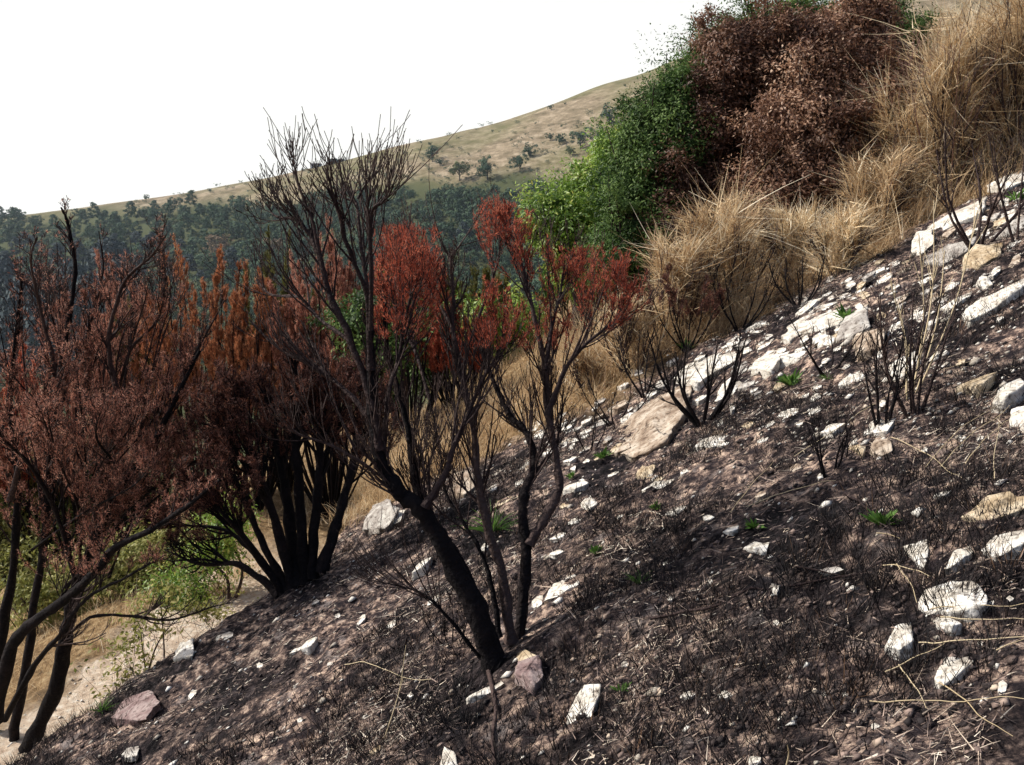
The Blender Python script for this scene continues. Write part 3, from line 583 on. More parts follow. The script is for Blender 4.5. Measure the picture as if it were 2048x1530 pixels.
add(PL(Y + .4, (900, 515), (885, 490), (871, 460)), .006, .003, 2, 0)
add(PL(Y + .4, (900, 515), (920, 490), (941, 457)), .006, .003, 2, 0)
add(PL(Y + .12, (1000, 1275), (985, 1180), (960, 1100), (920, 1035), (890, 980), (880, 900), (860, 800), Y1=Y + .4), .014, .004, 12, 2)
add(PL(Y + .2, (1035, 1285), (1048, 1180), (1052, 1090), (1046, 1020), (1052, 975), (1070, 930), (1055, 870), (1020, 830), (990, 770), (965, 700), (955, 640), Y1=Y + .5), .030, .007, 16, 2)
add(PL(Y + .25, (1058, 1090), (1090, 1035), (1118, 975), (1110, 900), (1095, 820), (1090, 740), (1070, 640), (1050, 560), (1035, 500), (1010, 440), Y1=Y + .5), .024, .005, 16, 2)
add(PL(Y + .25, (1095, 830), (1130, 740), (1170, 690), (1230, 640), (1250, 600), Y1=Y + .4), .013, .003, 13, 2)
add(PL(Y + .3, (1090, 740), (1105, 650), (1120, 590), (1128, 530), Y1=Y + .6), .011, .003, 11, 2)
add(PL(Y + .4, (955, 640), (985, 560), (1000, 490), (985, 440), Y1=Y + .6), .007, .003, 9, 1)
add(PL(Y + .4, (906, 660), (870, 590), (830, 530), (800, 480), Y1=Y + .7), .009, .003, 14, 1)
add(PL(Y + .5, (860, 800), (830, 700), (790, 600), (765, 500), Y1=Y + .8), .010, .003, 14, 1)
add(PL(Y + .05, (962, 1318), (900, 1240), (850, 1190), (790, 1170), (740, 1160), Y1=Y + .1), .010, .002, 10, 1)
def keep_main(A):
    x, y = ppx(A)
    c = ((x - 1005) / 62) ** 2 + ((y - 455) / 55) ** 2 < 1
    c |= (x > 950) & (x < 1290) & (y > 500) & (y < 700) & (RNG.random(len(A)) < .85)
    c |= (x > 745) & (x < 880) & (y > 460) & (y < 680) & (RNG.random(len(A)) < .9)
    return c
shrub('tree_heather', 'tall forked burnt shrub with leaning black trunk and bare upswept branches in the centre', 'shrub', (bs[0], bs[1], bs[2]), S, M['bark'], M['red'], 34000,
      dict(L=.36, r=.005, up=.50, kids=(2, 4), ang=(.25, .7), ratio=.60, t0=.28, wob=.14), keep_main, (.013, .0032, .55), charz=.75, kmul=1.8, zcap=float(P(700, 430, Y)[2]), zk=.85)

# second clump
b2 = G(600, 1170)[0]; Y = b2[1]; S = []
for pts, r0, k in [
 (((560, 1190), (480, 1130), (400, 1128), (330, 1100)), .035, 18), (((565, 1185), (500, 1090), (440, 1020), (370, 950)), .035, 26), (((575, 1182), (520, 1075), (480, 980), (440, 900), (400, 830)), .04, 26),
 (((585, 1178), (555, 1060), (520, 950), (490, 860), (470, 790)), .045, 28), (((598, 1172), (580, 1040), (560, 920), (540, 830), (520, 750)), .06, 28), (((610, 1165), (600, 1010), (592, 900), (595, 800), (590, 720)), .055, 28),
 (((625, 1155), (628, 1040), (642, 920), (640, 820), (630, 730)), .05, 26), (((640, 1145), (672, 1050), (700, 950), (715, 870), (722, 790), (728, 720)), .05, 24), (((650, 1140), (690, 1000), (710, 900), (760, 800)), .03, 22),
 (((570, 1188), (510, 1110), (450, 1060), (360, 1050), (320, 1040)), .028, 22), (((590, 1176), (540, 1020), (470, 900), (420, 820)), .03, 26), (((615, 1160), (650, 920), (685, 830), (690, 740)), .03, 22)]:
    S.append((PL(Y, *pts, Y1=Y + random.uniform(-.5, .7)), r0 * .8, r0 * .15, k, 2))
shrub('tree_heather', 'broad dark burnt shrub with a fan of thick black stems behind the centre tree', 'shrub', tuple(b2), S, M['char'], M['brown'], 82000,
      dict(L=.44, r=.012, up=.35, kids=(2, 4), ang=(.3, .75), ratio=.62, t0=.38, minr=.0022), lambda A: (ppx(A)[1] < 1080), (.024, .0045, .8))
# rust tips of the second clump and its neighbours, behind
# left tree
b3 = G(60, 1500)[0]; Y = b3[1]; S = []
def L_(pts, r0, r1, k, lvl=2, dy=.0, dy1=None): S.append((PL(Y + dy, *pts, Y1=Y - .75 + (dy if dy1 is None else dy1)), r0 * .86, r1 * .86, k, lvl))
L_(((45, 1510), (105, 1400), (130, 1280), (155, 1170), (200, 1060), (240, 980), (300, 900), (350, 800), (400, 700)), .062, .012, 34, 2, 0, .3)
L_(((-10, 1440), (25, 1290), (80, 1235), (140, 1190), (185, 1150), (225, 1100), (300, 1060), (370, 1015), (440, 960)), .052, .010, 30, 2, -.3, -.5)
L_(((20, 1505), (45, 1380), (70, 1200), (92, 1050), (97, 900), (128, 700), (150, 540), (132, 400), (118, 350)), .045, .006, 34, 2, .1, .5)
L_(((185, 1080), (205, 930), (232, 800), (217, 680), (250, 560), (300, 490), (328, 430)), .028, .005, 28, 2, .1, .0)
L_(((-20, 1480), (0, 1300), (30, 1100), (35, 950), (20, 800), (35, 650), (45, 540)), .045, .008, 32, 2, .2, .5)
L_(((120, 1290), (180, 1235), (260, 1232), (340, 1240), (420, 1215), (465, 1205)), .018, .003, 16, 1, 0, .1)
L_(((240, 980), (290, 880), (340, 800), (400, 690), (450, 600)), .022, .004, 26, 2, .2, .6)
L_(((97, 900), (160, 820), (175, 680), (205, 540), (195, 420)), .022, .004, 26, 2, .3, .6)
L_(((10, 1440), (70, 1330), (120, 1270), (170, 1200), (260, 1150), (330, 1110)), .026, .005, 18, 2, -.1, -.4)
L_(((20, 1000), (60, 860), (110, 760), (80, 620), (60, 500), (70, 430)), .022, .004, 26, 2, -.2, -.3)
L_(((155, 1170), (110, 1020), (60, 930), (10, 880), (-30, 820)), .022, .004, 20, 2, -.2, -.4)
L_(((155, 1170), (260, 1020), (330, 960), (420, 900), (440, 830)), .020, .004, 26, 2, .1, .2)
L_(((232, 800), (262, 700), (315, 640), (330, 560), (322, 440), (332, 380)), .014, .003, 20, 2, .1, .3)
for q in range(20):
    a_ = (random.uniform(60, 240), random.uniform(980, 1200)); e_ = (random.uniform(-20, 440), random.uniform(640, 960)); dd_ = random.uniform(-1.1, .4)
    m1 = (a_[0] * .6 + e_[0] * .4 + random.uniform(-25, 25), a_[1] * .6 + e_[1] * .4); m2 = (a_[0] * .2 + e_[0] * .8 + random.uniform(-25, 15), a_[1] * .3 + e_[1] * .7)
    S.append((PL(Y, a_, m1, m2, e_, Y1=Y + dd_), random.uniform(.006, .012), .003, 16, 2))
for q in range(16):
    x_ = random.uniform(20, 350); a_ = (x_ * .6 + 60, random.uniform(850, 1000)); e_ = (x_, random.uniform(400, 560))
    S.append((PL(Y, a_, (a_[0] * .5 + x_ * .5 + random.uniform(-20, 20), 720), (x_ + random.uniform(-12, 12), 600), e_, Y1=Y + random.uniform(-.5, .5)), random.uniform(.006, .010), .0018, 13, 1))
def keep_left(A):
    x, y = ppx(A); top = np.interp(x, [0, 80, 130, 250, 330, 420, 500], [700, 640, 590, 560, 600, 690, 780])
    return (y < 1150) & (y > top) & (RNG.random(len(A)) < .8) | (RNG.random(len(A)) < .12) & (y < 1100)
shrub('tree_heather', 'large scorched shrub with twisted trunks at the left edge above the path', 'shrub', tuple(b3), S, M['bark'], M['pink'], 95000,
      dict(L=.36, r=.007, up=.45, kids=(2, 4), ang=(.25, .7), ratio=.62, t0=.3, minr=.0018), keep_left, (.019, .0036, .75), charz=.5, kmul=1.0, zcap=float(P(100, 560, Y)[2]), zk=.7)

# ------------------------------------------------------------------ heathers standing behind
def plume_bush(name, label, cat, px, top, Yd, wpx, mat, barkmat, nst=22, need=42000, group=None, dens=1.0, z0=None):
    Yd = Yd + 2.6; x = (px - 1024) / F * Yd; z = float(H(x, Yd)); ztop = float(P(px, top - 30, Yd)[2]); h = ztop - z; W = wpx * 1.3 / F * Yd / 2; nst = int(nst * 1.8)
    S = []
    for i in range(nst):
        a = random.uniform(0, 6.28); rr = math.sqrt(random.random()) * W; ex = math.cos(a) * rr; ey = math.sin(a) * rr * .8
        hz = h * (1 - .30 * (rr / W) ** 2) * random.uniform(.80, 1.0)
        p0 = Vector((x + ex * .12, Yd + ey * .12, z - .05)); p3 = Vector((x + ex, Yd + ey, z + hz))
        p1 = p0.lerp(p3, .35) + Vector((ex * .18, ey * .18, -.05)) + rv() * .07; p2 = p0.lerp(p3, .7) + Vector((ex * .14, ey * .14, 0)) + rv() * .08
        S.append(([p0, p1, p2, p3], .015, .004, int(13 * dens), 1))
    return shrub(name, label, cat, (x, Yd, z), S, barkmat, mat, int(need * 2.1), dict(L=.42, r=.006, up=.8, kids=(2, 4), ang=(.2, .6), ratio=.6, t0=.42, minr=.0024), lambda A: A[:, 2] > z + h * .38, (.036, .0065, .55))
plume_bush('heather_bush', 'orange scorched heather bush left of the olive one', 'bush', 390, 470, 8.6, 230, M['orange'], M['bark'])
plume_bush('heather_bush', 'small bright orange scorched heather bush between olive and pinkish bushes', 'bush', 500, 520, 8.4, 160, M['orange'], M['bark'], 18, 34000)
plume_bush('heather_bush', 'tall pinkish rust heather bush behind the bare branches', 'bush', 650, 445, 8.3, 190, M['pink'], M['bark'], 26, 60000)
plume_bush('heather_bush', 'half green olive heather bush left of the pinkish one', 'bush', 560, 465, 9.0, 130, M['olive'], M['bark'], 14, 26000)
plume_bush('heather_bush', 'bright rust red heather bush right of the bare branches', 'bush', 812, 455, 8.4, 150, M['red'], M['bark'], 17, 26000)
plume_bush('heather_bush', 'yellow green living heather bush among the scorched ones at left', 'bush', 285, 580, 9.0, 140, M['olive'], M['bark'], 18, 30000)
plume_bush('heather_bush', 'dull reddish heather bush behind the left shrub top', 'bush', 235, 475, 9.0, 130, M['pink'], M['bark'], 16, 26000)
plume_bush('heather_bush', 'rust heather bush low at the left edge', 'bush', 10, 650, 9.0, 150, M['red'], M['bark'], 14, 26000)
plume_bush('heather_bush', 'mauve brown heather bush behind the left shrub', 'bush', 130, 700, 9.0, 260, M['pink'], M['char'], 26, 52000)
plume_bush('heather_bush', 'low bright green heather bush in front of the oak foot', 'bush', 1165, 545, 9.4, 150, M['green'], M['bark'], 16, 30000)
plume_bush('heather_bush', 'dull green bush behind the bare twigs left of the oak', 'bush', 960, 555, 11, 150, M['olive'], M['bark'], 16, 26000)
plume_bush('heather_bush', 'lowest red heather bush behind the right hand stems', 'bush', 905, 640, 8.3, 130, M['red'], M['bark'], 14, 20000)

# ------------------------------------------------------------------ dry broom clumps
def broom(name, label, px, basey, top, wpx, n=2600, group=None, tmean=.5):
    g = G(px, basey)[0]; Yd = g[1]; h = (basey - top) / F * Yd; W = wpx / F * Yd / 2
    root = empty(name, tuple(g)); tag(root, label, 'broom shrub', group)
    # woody stems
    st = MB(); tips = []
    for i in range(12):
        a = random.uniform(0, 6.28); d = Vector((math.cos(a) * .5, math.sin(a) * .5, 1))
        branch(st, tips, Vector(g) + Vector((math.cos(a), math.sin(a), 0)) * W * .2, d, h * .75, .010, 2, .3, .14, (3, 5), (.25, .6), .6, .6, .002)
    pbuild(st, 'stems', M['bark'], root)
    tp = np.array([tuple(t[random.randrange(len(t))]) for t in tips for _ in range(6)]); lo_ = np.array(g) + RNG.normal(0, 1, (len(tp) // 3, 3)) * np.array([W * .55, W * .45, 0]) + np.array([0, 0, 1]) * RNG.uniform(.05, .45, (len(tp) // 3, 1)) * h; tp = np.concatenate([tp, lo_]); c = np.array(g)
    nn = n; i = RNG.integers(0, len(tp), nn); rt = tp[i] + RNG.normal(0, .03, (nn, 3))
    rel = (rt - c); rel[:, :2] /= max(W, .1); rel[:, 2] = rel[:, 2] / max(h, .1)
    d = norm(rel * np.array([.9, .9, 0]) + np.array([0, 0, .75]) + (RNG.normal(0, .55, (len(tp), 3)))[i] + RNG.normal(0, .34, (nn, 3)))
    # pull towards the clump silhouette
    rt[:, :2] = c[:2] + (rt[:, :2] - c[:2]) * np.clip(W / (np.abs(rt[:, :2] - c[:2]).max() + .1), .6, 1.6)
    mb = MB(); blades(mb, rt, d, (.07 + .26 * RNG.random(nn) ** 1.6) * (1 + 1.1 * (RNG.random(nn) < .07)) * min(1.3, max(.6, h / .9)), RNG.uniform(.0045, .0105, nn), RNG.uniform(-.25, .32, nn), np.clip(RNG.normal(0, .16, len(tp))[i] + RNG.normal(tmean + .08, .22, nn), 0, 1), 3)
    pbuild(mb, 'strands', M['straw'], root); return root
for px, by, tp, w, n, tm, lb in [
 (1262, 745, 610, 190, 3500, .45, 'lowest dry broom tuft at the foot of the slope behind the red shrub'),
 (1340, 690, 500, 200, 5200, .42, 'orange brown dry broom just right of the red shrub tips'),
 (1440, 640, 430, 210, 6200, .45, 'tall tan dry broom left of the golden one'),
 (1590, 575, 440, 160, 4800, .66, 'bright golden dry broom in a gap beneath the brown oak'),
 (1675, 550, 440, 120, 3400, .60, 'small golden dry broom joined to the right of the bright one'),
 (1745, 480, 330, 160, 4200, .40, 'brown dry broom under the right end of the brown oak'),
 (1800, 430, 210, 190, 5200, .48, 'arching straw broom reaching up beside the brown oak'),
 (1880, 400, 120, 210, 6200, .52, 'large tan broom above the cream ledge slab'),
 (1985, 350, 60, 230, 6500, .50, 'tallest tan broom near the right edge'),
 (2045, 330, 20, 190, 5200, .42, 'rusty broom cut by the right edge'),
 (1900, 240, 50, 220, 4200, .50, 'straw broom on the skyline behind the tall ones'),
 (2010, 150, -30, 260, 4200, .38, 'reddish straw broom highest on the right skyline'),
 (1180, 790, 700, 150, 2200, .42, 'little brown broom behind the red shrub'),
 (1510, 560, 450, 130, 2600, .38, 'brown dry broom between tall tan and golden brooms')]:
    broom('dry_broom', lb, px, by, tp, w, int(n * .78), tmean=tm + .06)

# ------------------------------------------------------------------ oaks
def leafy(name, label, cat, lobes, Yd, mat, nclump, per, lsz, tw=(.0, 1.), trunk_px=None, droop=.2, trunks=3, tr=.06, cm=.55, pm=2.6, rb=(.08, .28)):
    nclump = int(nclump * cm)
    """lobes: (px, py, rx_px, ry_px, depth) masses of foliage"""
    px0 = trunk_px if trunk_px else lobes[0][0]; x0 = (px0 - 1024) / F * Yd; z0 = float(H(x0, Yd)); root = empty(name, (x0, Yd, z0)); tag(root, label, cat)
    C = []; wts = np.array([l[2] * l[3] for l in lobes], float); wts /= wts.sum(); st = MB(); cl = []
    for k in range(nclump):
        l = lobes[RNG.choice(len(lobes), p=wts)]; c = np.array(P(l[0], l[1], Yd + l[4])); rx = l[2] / F * Yd; rz = l[3] / F * Yd
        d = norm(RNG.normal(size=3)); r = RNG.uniform(.45, 1.0) ** .6 * (1 + .85 * float(vn(d[0] * 2.6 + l[0] * .37, d[2] * 2.3 + d[1] * 1.7 + l[1] * .21, 61))); p = c + d * np.array([rx, min(rx, rz) * .9, rz]) * r; cl.append((p, d))
        if k % 6 == 0: cl.append((p + d * RNG.uniform(.10, .28) + np.array([0, 0, RNG.uniform(0, .14)]), norm(d + np.array([0, 0, .8]))))
    nclump = len(cl)
    for l in lobes[:max(trunks, 1) * 2]:
        c = P(l[0], l[1] + l[3] * .3, Yd + l[4]); p0 = Vector((x0 + random.uniform(-.2, .2), Yd, z0 - .1)); mid = p0.lerp(c, .5) + rv() * .15
        s = smooth_poly([p0, mid, c], 5); tube(st, s, np.linspace(tr, tr / 3, len(s)), 7, .5)
    for (p, d) in cl:
        b = Vector(p) - Vector(d) * .35 - Vector((0, 0, .25)); s = [b, b.lerp(Vector(p), .5) + rv() * .04, Vector(p)]
        tube(st, s, [.2 * tr, .13 * tr, .07 * tr], 4, .4)
    pbuild(st, 'trunk', M['bark'], root)
    mb = MB(); per = int(per * pm); cc = np.array([c[0] for c in cl]); dd = np.array([c[1] for c in cl]); n = nclump * per; i = np.repeat(np.arange(nclump), per)
    rad = (rb[0] + (rb[1] - rb[0]) * RNG.random(nclump) ** 1.5)[i][:, None]; o = norm(RNG.normal(size=(n, 3))) * RNG.random((n, 1)) ** .33 * rad * np.array([1, 1, .85]) * RNG.uniform(.6, 1.4, (nclump, 3))[i] + dd[i] * RNG.normal(0, .03, (n, 1))
    pos = cc[i] + o; dr = norm(o * 4 + dd[i] * .5 + RNG.normal(0, .5, (n, 3)) + np.array([0, 0, -droop])); nr = norm(RNG.normal(0, .38, (n, 3)) + norm(o) * 1.3 + dd[i] * .6 + np.array([0, 0, .3])); dr = norm(dr - nr * (dr * nr).sum(1, keepdims=True) * .75)
    tb = np.clip(RNG.uniform(-.25, 1, nclump)[i] * .65 + RNG.random(n) * .40, 0, 1); tb = tw[0] + (tw[1] - tw[0]) * tb
    leaves(mb, pos, dr, nr, lsz * RNG.uniform(.65, 1.25, (n, 1)), lsz * .42, tb)
    pbuild(mb, 'crown', mat, root); return root
leafy('oak_tree', 'light yellow green leafy tree at the left end of the thicket', 'tree', [(1160, 480, 75, 60, .2), (1120, 440, 60, 45, 0), (1210, 380, 70, 60, .4), (1245, 320, 42, 55, .4), (1180, 540, 60, 50, .2), (1245, 470, 60, 70, .3), (1285, 290, 25, 30, .5)], 10.5, M['lime'], 900, 40, .055, trunk_px=1180)
leafy('evergreen_oak', 'dark green evergreen oak beside the scorched brown one', 'tree', [(1295, 320, 60, 85, -.2), (1345, 215, 48, 58, 0), (1350, 270, 65, 90, -.2), (1270, 440, 75, 90, -.3), (1250, 520, 70, 55, -.4), (1405, 165, 36, 42, .2), (1310, 480, 60, 80, -.2), (1350, 380, 50, 90, 0)], 10.0, M['oak'], 1250, 66, .040, trunk_px=1290)
leafy('evergreen_oak', 'green oak crown showing on the skyline left behind the brown oak', 'tree', [(1500, 70, 70, 45, .8), (1430, 120, 50, 50, .8), (1560, 40, 70, 40, .8), (1430, 140, 36, 40, .7)], 11.2, M['oak'], 420, 60, .042, trunk_px=1480)
leafy('evergreen_oak', 'green oak crown on the skyline right behind the brown oak', 'tree', [(1790, 60, 45, 45, .8), (1740, 50, 50, 40, .8), (1820, 90, 30, 30, .8), (1650, 40, 60, 40, .9)], 11.2, M['oak'], 320, 60, .042, trunk_px=1760)
leafy('scorched_oak', 'dark brown scorched oak on the left, next to the green oak', 'tree', [(1480, 130, 55, 70, 0), (1430, 240, 60, 80, 0), (1420, 350, 65, 80, 0), (1450, 430, 60, 60, .1), (1370, 430, 55, 60, -.2), (1350, 470, 35, 45, -.3), (1530, 100, 50, 60, 0), (1500, 300, 40, 110, .5), (1380, 370, 45, 40, -.2), (1450, 90, 35, 35, 0)], 9.8, M['sear'], 1050, 64, .044, tw=(0, .68), trunk_px=1450)
leafy('scorched_oak', 'large reddish brown scorched oak on the right of the thicket', 'tree', [(1640, 130, 80, 70, 0), (1700, 70, 70, 55, 0), (1620, 240, 80, 80, -.3), (1720, 190, 70, 80, -.2), (1580, 340, 80, 70, -.4), (1680, 320, 70, 70, -.3), (1540, 400, 60, 55, -.5), (1620, 420, 70, 55, -.4), (1760, 150, 50, 70, 0), (1740, 300, 50, 70, -.1), (1600, 180, 50, 60, -.1), (1740, 30, 40, 35, 0)], 9.6, M['sear'], 1800, 64, .044, tw=(.12, 1.0), trunk_px=1640)

# ------------------------------------------------------------------ leafy growth by the path
leafy('leafy_sapling', 'spindly yellow green sapling with broad leaves beside the path', 'sapling', [(280, 1240, 45, 45, 0), (260, 1320, 50, 40, -.1), (320, 1180, 55, 40, .1), (230, 1360, 35, 25, -.1), (350, 1230, 35, 30, .1)], 6.9, M['yelgreen'], 70, 10, .05, trunk_px=275, tr=.010, cm=1, pm=1, rb=(.05, .12))
leafy('green_shrub', 'yellow green shrub beyond the path behind the left trunks', 'shrub', [(250, 1130, 90, 60, .2), (150, 1170, 60, 50, .2), (330, 1090, 70, 50, .4), (60, 1200, 60, 60, .2), (180, 1240, 40, 30, 0)], 9.3, M['yelgreen'], 260, 30, .055, trunk_px=220, tr=.03)
leafy('green_shrub', 'green shrub beyond the path under the low black stems', 'shrub', [(420, 1110, 60, 40, .1), (390, 1180, 50, 40, 0), (450, 1060, 50, 40, .2), (340, 1170, 40, 30, 0)], 8.8, M['lime'], 140, 26, .05, trunk_px=400, tr=.02)
leafy('low_green_plant', 'low spreading green plant between path and burnt slope', 'plant', [(390, 1215, 40, 14, 0), (430, 1225, 30, 10, 0)], 7.2, M['yelgreen'], 34, 12, .04, trunk_px=405, tr=.006, cm=1, pm=1, rb=(.05, .1))
leafy('green_shrub', 'green bush glimpsed low behind the centre trunks', 'shrub', [(760, 720, 45, 60, 0), (730, 640, 50, 50, .1), (800, 640, 50, 40, .2)], 9.2, M['oak'], 130, 34, .05, trunk_px=760)
leafy('green_shrub', 'dull green shrub at the left edge beyond the path', 'shrub', [(0, 1050, 70, 80, 0), (-60, 980, 60, 80, 0), (60, 980, 60, 60, .3), (20, 1130, 60, 40, -.1), (100, 1060, 50, 50, .2)], 11.5, M['yelgreen'], 380, 30, .055, trunk_px=10)
leafy('green_shrub', 'dark green shrub low behind the left trunks', 'shrub', [(150, 960, 70, 70, 0), (220, 1010, 60, 60, .3), (80, 900, 70, 60, .2), (290, 1000, 60, 50, .2)], 12.5, M['oak'], 380, 40, .055, trunk_px=160)
leafy('green_shrub', 'green bush behind the trunks of the centre shrub', 'shrub', [(830, 690, 50, 50, 0), (790, 740, 50, 45, .1), (870, 740, 45, 40, -.1), (740, 790, 45, 35, 0)], 12.5, M['oak'], 260, 34, .055, trunk_px=820, tr=.02)
leafy('green_shrub', 'light green bush behind the right hand stems of the centre shrub', 'shrub', [(970, 650, 45, 45, 0), (1010, 690, 35, 35, .1), (920, 690, 40, 35, .1), (1060, 640, 30, 40, .2)], 13.0, M['lime'], 230, 30, .06, trunk_px=970, tr=.02)
# herbs
def herb(px, py, s, label, n=16, grass=False):
    g = G(px, py)[0]; o = RNG.normal(0, 1, (n, 3)); d = norm(o * np.array([.8, .8, .2]) + np.array([0, 0, .8])); p = np.repeat(g[None], n, 0) + o * s * .06 * np.array([1, 1, 0])
    mb = MB()
    if grass: blades(mb, p, d, RNG.uniform(.5, 1, n) * s, np.full(n, s * .035 + .002), RNG.uniform(.2, 1.3, n), RNG.random(n), 4)
    else: leaves(mb, p, d, norm(RNG.normal(0, .3, (n, 3)) + [0, 0, 1]), s, s * .32, RNG.random(n)); leaves(mb, p + d * s * .3, norm(d + RNG.normal(0, .5, (n, 3))), norm(RNG.normal(0, .3, (n, 3)) + [0, 0, 1]), s * .6, s * .22, RNG.random(n))
    ob = mb.build('grass_tuft' if grass else 'green_herb', M['green'], origin=tuple(g)); tag(ob, label, 'grass' if grass else 'herb'); return ob
herb(1765, 1055, .062, 'bright green leafy herb sprouting above the four-sided white stone', 26)
herb(1508, 1062, .05, 'small green sprout above the cracked white stone', 14)
herb(1310, 1022, .045, 'tiny green sprout below the narrow white sliver', 12)
herb(1692, 640, .10, 'green herb growing over the largest white slab', 20)
herb(1582, 775, .10, 'green herb left of the arching burnt twigs', 22)
herb(1205, 918, .07, 'green herb at the left foot of the tan boulder', 16)
herb(1145, 958, .05, 'green herb above the white oval stone', 14)
herb(2030, 405, .10, 'green herb by the stems at the right edge', 14)
herb(1190, 1110, .05, 'green sprout in the ash right of the trunks', 14)
herb(985, 1065, .22, 'wide green grass tuft behind the two slim trunks', 60, True)
herb(1280, 1170, .09, 'green grass tuft right of the leaf-shaped slab', 30, True)
herb(205, 1425, .12, 'dark green grass tuft at the path edge', 50, True)
herb(1240, 1385, .04, 'tiny green sprout near the waisted slab', 8)
herb(870, 1065, .09, 'green grass tuft beside the leaning trunk', 30, True)
herb(1375, 700, .09, 'green herb left of the long white slab', 16)
herb(1655, 760, .06, 'grey green grass tuft at the root of the arching burnt twigs', 26, True)
# tufts of tan grass by the second clump
for px, py, s, lb in [(720, 1000, .32, 'tan grass tuft between the black stems and the leaning trunk'), (480, 1150, .28, 'pale dry grass tuft under the low black stems'), (700, 1045, .2, 'small tan grass tuft left of the grey rock'), (440, 1190, .25, 'pale dry grass tuft beside the path bend'), (1140, 740, .3, 'straw grass tuft behind the right hand stems')]:
    g = G(px, py)[0]; n = 260; o = RNG.normal(0, .09, (n, 3)); o[:, 2] = 0; p = g + o; d = norm(o * 3 + RNG.normal(0, .3, (n, 3)) + [0, 0, 1]); mb = MB()
    blades(mb, p, d, RNG.uniform(.5, 1, n) * s, np.full(n, .004), RNG.uniform(.4, 1.8, n), RNG.uniform(.3, 1, n), 4); tag(mb.build('dry_grass_tuft', M['straw'], origin=tuple(g)), lb, 'grass')

# ------------------------------------------------------------------ small burnt shrubs on the slope
def twiggy(label, px, py, hpx, wpx, nst, mat, lvl=2, r=.010, lean=(0, 0), needm=None, nn=0, up=.35):
    g = Vector(G(px, py)[0]); Yd = g.y; h = hpx / F * Yd; W = wpx / F * Yd / 2; S = []
    for i in range(nst):
        a = 2 * math.pi * i / nst + random.uniform(-.4, .4); k = random.uniform(.5, 1); e = g + Vector((math.cos(a) * W * k + lean[0], math.sin(a) * W * k * .8, h * random.uniform(.7, 1)))
        S.append(([g + Vector((math.cos(a) * .02, math.sin(a) * .02, -.03)), g.lerp(e, .45) + Vector((math.cos(a) * W * .15, 0, -.02)) + rv() * .03, e], r, r * .25, 7, lvl))
    return shrub('burnt_shrub', label, 'shrub', tuple(g), S, mat, needm, nn, dict(L=h * .38, r=r * .45, up=up, kids=(1, 3), ang=(.3, .8), ratio=.6, t0=.35, minr=.0014), None, (.02, .004, .6), merge=True)
twiggy('black twiggy shrub standing right above the tan boulder', 1405, 850, 200, 240, 9, M['char'], 1, .013)
twiggy('charred twiggy shrub in front of the tall tan broom', 1480, 660, 150, 190, 6, M['char'], 2, .008)
twiggy('burnt shrub in front of the lowest broom tuft', 1290, 790, 150, 220, 6, M['char'], 2, .008)
twiggy('burnt brown shrub left of the charred twiggy one', 1375, 700, 170, 200, 6, M['char'], 2, .008, needm=M['brown'], nn=9000)
twiggy('low black twigs under the golden dry broom', 1600, 610, 100, 150, 6, M['char'], 2, .009)
twiggy('thin arching burnt twigs with black tips in mid slope', 1655, 748, 130, 220, 5, M['char'], 0, .007)
twiggy('tall burnt shrub with yellow upper twigs right of centre', 1828, 830, 330, 220, 6, M['bark'], 1, .008)
twiggy('thin burnt shrub left of the tall yellow-twigged one', 1765, 850, 210, 120, 6, M['char'], 1, .007)
twiggy('small black burnt shrub above the ash on open ground', 1658, 945, 130, 130, 6, M['char'], 1, .006)
twiggy('burnt shrub with brown stems on the upper gravel', 1955, 500, 250, 300, 5, M['bark'], 1, .012)
twiggy('burnt shrub cut by the right edge on the upper gravel', 2035, 480, 260, 180, 5, M['bark'], 1, .009)
twiggy('little burnt twig cluster between boulder and trunks', 1180, 900, 110, 110, 4, M['char'], 1, .005)
twiggy('low charred twigs by the grassy edge', 1230, 850, 110, 200, 5, M['char'], 1, .007)
twiggy('short burnt twigs left of the centre tree base', 905, 1290, 120, 160, 4, M['char'], 1, .004)
for px, by, hp, wp, lb in [(1850, 180, 190, 160, 'reddish bare twigs against the sky left of the straw broom'), (1940, 120, 140, 170, 'reddish bare twigs on the skyline at upper right'), (2030, 90, 130, 150, 'reddish bare twigs on the skyline at the right corner'), (1900, 400, 330, 260, 'thin brown twigs mixed in the large tan broom'), (2020, 330, 300, 240, 'thin brown twigs mixed in the tallest broom')]:
    twiggy(lb, px, by, hp, wp, 9, M['rtwig'], 2, .006)
# yellow stalks
def stalk(label, pts, r=.003, mat='pale', cat='stalk', name='dry_stalk', lift=.02, sag=0):
    g = G([p[0] for p in pts], [p[1] for p in pts]); g[:, 2] += lift; 
    A_ = np.c_[g[:, :2], np.ones(len(g))]
    s = smooth_poly(g, 4); tt = np.linspace(0, 1, len(s)); s[:, 2] = np.polyval(np.polyfit(tt, s[:, 2], 1), tt)
    if len(g) < 5: cx_ = np.polyfit(tt, s[:, 1], 1); s[:, 1] = s[:, 1] * .3 + np.polyval(cx_, tt) * .7
    s[:, 2] = s[:, 2] * .6 + .4 * (H(s[:, 0], s[:, 1]) + lift); s[:, 2] = np.maximum(s[:, 2], H(s[:, 0], s[:, 1]) + .004); k = len(s)
    mb = MB(); tube(mb, s, np.linspace(r, r * .45, k), 5, random.uniform(.2, .9)); o = mb.build(name, M[mat], origin=tuple(s[0])); return tag(o, label, cat)
